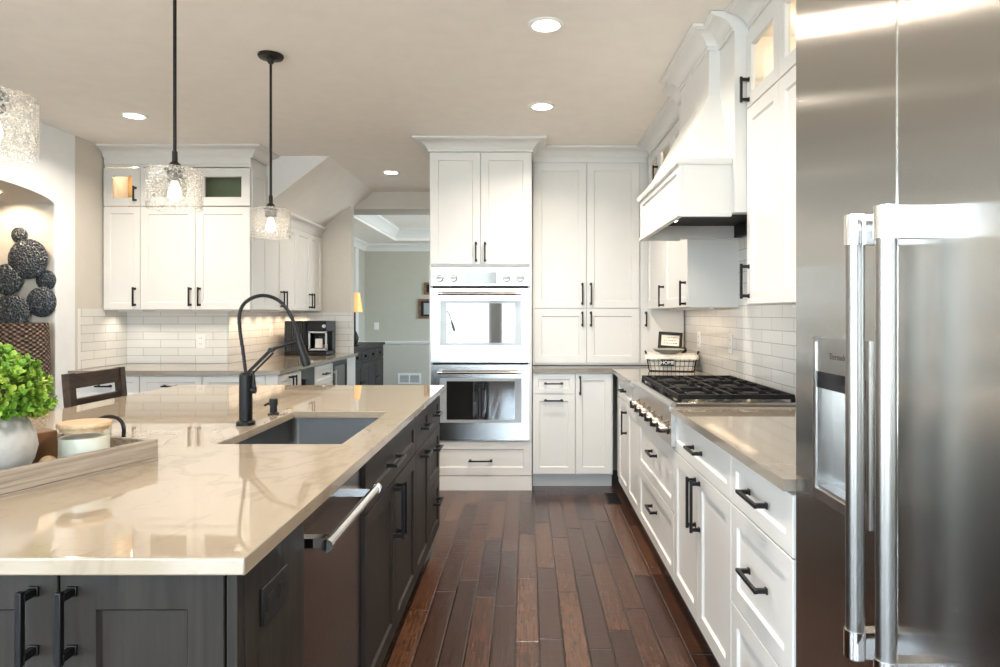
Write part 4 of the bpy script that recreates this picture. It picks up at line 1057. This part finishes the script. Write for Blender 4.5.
single('wicker_basket', B().lathe([(0, 0), (.14, 0), (.165, .2), (.175, .5), (.165, .78), (.158, .815), (.14, .815), (.145, .5), (.12, .03), (0, .03)], (-3.43, 4.60, bz), 40), 'rattan', 'tall dark woven rattan basket in the arched niche below the discs', 'basket')
pk = thing('puck_light', 'small recessed puck light in the arched niche above the metal discs', 'light', (-3.58, 4.55, AZ+.062))
part('trim_ring', B().lathe([(.032, 0), (.042, 0), (.042, -.006), (.032, -.006), (.032, 0)], (-3.58, 4.58, AZ+.062), 24), 'plate', pk)
part('lens', B().lathe([(0, 0), (.031, 0), (.031, -.005), (0, -.005)], (-3.58, 4.58, AZ+.062), 24), 'puck', pk)
light('puck_glow', 'SPOT', (-3.58, 4.58, AZ+.05), PUCK_W, WARMER, .03, pk, (.35, 0, 0), spot=2.2)

# ------------------------------------------------------------------ pendants
def pendant(y, label):
    x = -1.30; t = thing('pendant_light', label, 'pendant light', (x, y, 1.71), 0, 'pendants over the island')
    part('canopy', B().lathe([(0, CEIL-.001), (.062, CEIL-.001), (.064, CEIL-.008), (.058, CEIL-.018), (.022, CEIL-.026), (.012, CEIL-.045), (0, CEIL-.045)], (x, y, 0), 32), 'bronze', t)
    part('rod', B().cyl((x, y, 1.90), (x, y, CEIL-.04), .0062, n=14), 'bronze', t)
    part('socket', B().lathe([(0, 1.925), (.0095, 1.925), (.010, 1.888), (.020, 1.878), (.0225, 1.864), (.034, 1.861), (.034, 1.850), (.028, 1.848), (.028, 1.822), (.022, 1.815), (0, 1.812)], (x, y, 0), 28), 'bronze', t)
    part('glass_shade', B().lathe([(.030, 1.862), (.086, 1.860), (.093, 1.856), (.096, 1.846), (.096, 1.716), (.094, 1.712), (.092, 1.716), (.092, 1.843), (.084, 1.854), (.030, 1.857)], (x, y, 0), 64), 'seeded', t)
    bu = part('bulb', B().lathe([(0, 1.812), (.011, 1.812), (.013, 1.80), (.019, 1.785), (.0225, 1.768), (.0215, 1.755), (.013, 1.744), (0, 1.742)], (x, y, 0), 24), 'bulbglass', t)
    b = B()
    for k in range(6):
        a = k*PI/3; b.tube([(x+.006*math.cos(a), y+.006*math.sin(a), 1.80), (x+.013*math.cos(a), y+.013*math.sin(a), 1.768), (x+.006*math.cos(a), y+.006*math.sin(a), 1.752)], .0016, 6)
    part('filament', b, 'bulbglow', bu)
pendant(3.45, 'glass drum pendant farthest from the viewer, hanging over the island past the faucet')
pendant(2.51, 'glass drum pendant in the middle, hanging above the island sink')
pendant(1.65, 'glass drum pendant partly cut by the left picture edge, above the tray')

# ------------------------------------------------------------------ recessed lights
def can(x, y, label, on=1.0):
    t = thing('recessed_light', label, 'ceiling light', (x, y, CEIL-.012), 0, 'recessed ceiling lights')
    part('trim_ring', B().lathe([(.062, CEIL-.001), (.085, CEIL-.001), (.085, CEIL-.006), (.078, CEIL-.010), (.062, CEIL-.007)], (x, y, 0), 36), 'plate', t)
    part('lens', B().lathe([(0, CEIL-.003), (.062, CEIL-.003), (.062, CEIL-.006), (0, CEIL-.006)], (x, y, 0), 36), 'lens', t)
    light('can_glow', 'AREA', (x, y, CEIL-.012), DOWN_W*on, WARM, .12, t, spread=2.6)
can(.086, 3.09, 'recessed ceiling light nearest the range hood chimney')
can(.095, 4.30, 'recessed ceiling light in front of the tall pantry')
can(-2.60, 4.50, 'recessed ceiling light before the tall left cabinets')
can(-1.26, 6.30, 'recessed ceiling light over the passage to the dining room', .7)
can(.086, 1.6, 'added unseen recessed ceiling light above the aisle by the refrigerator')  # this can and the next three are unseen, added for their light
can(-2.60, 2.6, 'added unseen recessed ceiling light above the stool side of the island')
can(-2.60, .6, 'added recessed ceiling light behind the viewer on the left side')
can(.086, -.6, 'added recessed ceiling light behind the viewer on the right side')

# ------------------------------------------------------------------ wire basket and its contents
bk = thing('wire_basket', 'black wire basket with linen liner on the corner counter', 'basket', (1.055, 4.96, .914), -.22)
b = B(); BW, BD, BH = .36, .25, .115
Tm = Matrix.Translation((1.055, 4.96, .914)) @ Matrix.Rotation(-.22, 4, 'Z'); b.T = Tm
def rect(w, d, z, r=.02): 
    out = []
    for cx, cy_, s0 in ((w/2-r, d/2-r, 0), (-w/2+r, d/2-r, 1), (-w/2+r, -d/2+r, 2), (w/2-r, -d/2+r, 3)):
        for k_ in range(4): t = PI/2*(s0+k_/3); out.append((cx+r*math.cos(t), cy_+r*math.sin(t), z))
    return out
for z, s_ in ((.004, .88), (.04, .92), (.075, .96), (BH, 1.0)): b.tube(rect(BW*s_, BD*s_, z), .0022 if z < BH else .003, 6, closed=True)
for i in range(11):
    u = -BW/2+.02+(BW-.04)*i/10
    for s in (-1, 1): b.tube([(u*.88, s*BD/2*.88, .004), (u, s*BD/2, BH)], .0017, 5)
for i in range(7):
    u = -BD/2+.02+(BD-.04)*i/6
    for s in (-1, 1): b.tube([(s*BW/2*.88, u*.88, .004), (s*BW/2, u, BH)], .0017, 5)
for i in range(5): u = -.1+.05*i; b.tube([(-BW*.44, u*.9, .004), (BW*.44, u*.9, .004)], .0015, 5)
part('wire_frame', b, 'black', bk)
b = B(); b.T = Tm; RR = [rect(BW*.86, BD*.84, .008), rect(BW*.95, BD*.95, BH-.005), rect(BW*1.0, BD*1.0, BH+.006), rect(BW*1.045, BD*1.05, BH-.004), rect(BW*1.05, BD*1.06, BH-.026)]
VV = [[b.v(p) for p in r_] for r_ in RR]
for A_, Q_ in zip(VV, VV[1:]):
    for i in range(len(A_)): b.f([A_[i], A_[(i+1)%len(A_)], Q_[(i+1)%len(A_)], Q_[i]])
b.f(VV[0][::-1]); part('liner', b, 'linen', bk)
b = B(); b.T = Tm; b.box(-.075, .02, -BD/2-.012, -BD/2-.004, .040, .088); tg = part('name_plate', b, 'blackplastic', bk)
text('lettering', 'HOME', .034, 'plate', tg, Tm @ Matrix.Translation((-.0275, -BD/2-.0122, .064)) @ Matrix.Rotation(PI/2, 4, 'X'))
for s in (-1, 1):
    b = B(); b.T = Tm; b.tube([(s*(BW/2), -.04, BH), (s*(BW/2+.01), -.04, BH+.025), (s*(BW/2+.01), .04, BH+.025), (s*(BW/2), .04, BH)], .004, 8); part('handle', b, 'black', bk)
dc = Tm @ Vector((-.02, -.055, BH+.0085))
single('shallow_dish', B().lathe([(0, 0), (.05, 0), (.095, .018), (.115, .034), (.110, .036), (.09, .022), (.05, .006), (0, .006)], dc, 32), 'dish', 'grey-green shallow dish resting on the wire basket rim', 'dish')
# framed card leaning
pf = thing('framed_card', 'small dark framed card with lines of script leaning in the wire basket', 'framed card', Tm @ Vector((-.015, .07, BH)), -.22)
Tp = Tm @ Matrix.Translation((-.015, .085, BH+.038)) @ Matrix.Rotation(-.22, 4, 'X') @ Matrix.Rotation(.06, 4, 'Y')
b = B(); b.T = Tp; fw, fh, ft = .175, .125, .022
b.box(-fw/2, -fw/2+ft, -.01, .008, 0, fh); b.box(fw/2-ft, fw/2, -.01, .008, 0, fh); b.box(-fw/2+ft, fw/2-ft, -.01, .008, 0, ft); b.box(-fw/2+ft, fw/2-ft, -.01, .008, fh-ft, fh)
part('frame', b, 'espresso', pf, bevel=.002)
b = B(); b.T = Tp; b.box(-fw/2+ft, fw/2-ft, -.002, .004, ft, fh-ft); cdp = part('card', b, 'paper', pf)
b = B(); b.T = Tp
rg = random.Random(2)
for r_ in range(3):
    x = -.048
    while x < .044:
        L = rg.uniform(.006, .016); z = .082-.022*r_
        b.box(x, x+L, -.0030, -.002, z+rg.uniform(-.002, .002), z+.003+rg.uniform(0, .003)); x += L+.005
part('script_lines', b, 'ink', cdp)
q = Tm @ Vector((.085, .03, BH+.008))
single('round_ornament', B().lathe([(0, 0), (.016, .004), (.024, .02), (.020, .038), (.008, .046), (0, .047)], q, 20), 'espresso', 'small dark round ornament beside the framed card in the basket', 'ornament')

# ------------------------------------------------------------------ floor register
fg = thing('floor_register', 'dark metal floor register by the corner base cabinets', 'floor vent', (.615, 4.88, 0))
part('frame', B().box(.57, .66, 4.74, 5.02, .0005, .004), 'bronze', fg)
b = B()
for i in range(12): b.box(.58, .65, 4.755+i*.0215, 4.765+i*.0215, .004, .006)
part('louver', b, 'black', fg)

# ------------------------------------------------------------------ dining room things
sd = thing('sideboard', 'dark wood sideboard with cup pulls against the dining room wall', 'sideboard', (-2.36, 9.15, 0))
S0, S1, SXF = 8.25, 10.05, -2.13
part('case', B().box(DX+.03, SXF, S0, S1, .08, .875), 'espresso', sd)
part('top', B().box(DX+.025, SXF+.03, S0-.03, S1+.03, .875, .91), 'espresso', sd, bevel=.006)
for yy in (S0+.03, S1-.03):
    for xx in (DX+.07, SXF-.04): part('leg', B().box(xx-.03, xx+.03, yy-.03, yy+.03, 0, .08), 'espresso', sd)
nd = 4; dwid = (S1-S0-.06)/nd
for i in range(nd):
    a = S0+.03+i*dwid
    b = B(); b.T = Matrix.Translation((SXF, a, 0)) @ Matrix.Rotation(R270, 4, 'Z'); b.shaker(.008, dwid-.008, .70, .85, -.015, .015, .02, .006); d = part('drawer', b, 'espresso', sd, smooth=False)
    part('cup_pull', B().lathe([(0, -.045), (.018, -.04), (.024, 0), (.018, .04), (0, .045)], (SXF+.018, a+dwid/2, .775), 14, 'Y'), 'black', d)
    b = B(); b.T = Matrix.Translation((SXF, a, 0)) @ Matrix.Rotation(R270, 4, 'Z'); b.shaker(.008, dwid-.008, .11, .685, -.015, .015, .05, .008); d = part('door', b, 'espresso', sd, smooth=False)
    part('knob', B().lathe([(0, 0), (.012, .01), (.016, .02), (0, .026)], (SXF+.014, a+dwid*(.15 if i % 2 else .85), .45), 14, 'X'), 'bronze', d)
tl = thing('table_lamp', 'table lamp with an amber shade on the dark sideboard', 'lamp', (-2.215, 8.75, .91))
part('base', B().lathe([(0, 0), (.06, 0), (.06, .012), (.03, .03), (.045, .07), (.05, .11), (.035, .16), (.012, .2), (.010, .50), (0, .50)], (-2.215, 8.75, .91), 28), 'bronze', tl)
part('lamp_shade', B().lathe([(.098, .44), (.062, .69), (.058, .69), (.094, .44), (.098, .44)], (-2.215, 8.75, .91), 32), 'shade', tl)
part('bulb', B().lathe([(0, .50), (.02, .51), (.03, .55), (.02, .585), (0, .59)], (-2.215, 8.75, .91), 16), 'puck', tl)
light('lamp_glow', 'POINT', (-2.215, 8.75, 1.47), 4, WARMER, .03, tl)
for (pa, pb, ya_, yb2, lab) in ((418.6, 441, 299, 318.5, 'larger dark framed picture lower on the sage dining wall'), (424.3, 445, 282.5, 294.5, 'smaller framed picture higher on the sage dining wall')):
    x0, x1 = X(pa, DY), X(pb, DY); z1, z0 = CAM_Z-(ya_-314)*DY/680, CAM_Z-(yb2-314)*DY/680
    t = thing('framed_picture', lab, 'picture', ((x0+x1)/2, DY-.02, z0), 0, 'pictures on the dining wall')
    k = .035; b = B(); b.box(x0, x0+k, DY-.025, DY-.001, z0, z1); b.box(x1-k, x1, DY-.025, DY-.001, z0, z1); b.box(x0+k, x1-k, DY-.025, DY-.001, z0, z0+k); b.box(x0+k, x1-k, DY-.025, DY-.001, z1-k, z1)
    part('frame', b, 'walnut', t); part('mat_board', B().box(x0+k, x1-k, DY-.012, DY-.002, z0+k, z1-k), 'espresso', t)
    part('print', B().box(x0+k+.05, x1-k-.05, DY-.014, DY-.012, z0+k+.03, z1-k-.03), 'display', t)
vx0, vx1 = X(398, DY), X(421, DY); vz0, vz1 = CAM_Z-70.2*DY/680, CAM_Z-59.2*DY/680
vg = thing('wall_vent', 'white return air grille low on the sage dining wall', 'vent', ((vx0+vx1)/2, DY-.01, vz0))
b = B(); k = .03; xm = (vx0+vx1)/2
for (a0, a1, c0, c1) in ((vx0, vx1, vz0, vz0+k), (vx0, vx1, vz1-k, vz1), (vx0, vx0+k, vz0+k, vz1-k), (vx1-k, vx1, vz0+k, vz1-k), (xm-.01, xm+.01, vz0+k, vz1-k)): b.box(a0, a1, DY-.012, DY-.001, c0, c1)
part('frame', b, 'plate', vg); part('backing', B().box(vx0+k, vx1-k, DY-.003, DY-.001, vz0+k, vz1-k), 'dish', vg)
b = B()
for i in range(6): z = vz0+k+.006+i*(vz1-vz0-2*k)/6; b.box(vx0+k, vx1-k, DY-.008, DY-.004, z, z+.006)
part('louver', b, 'plate', vg)
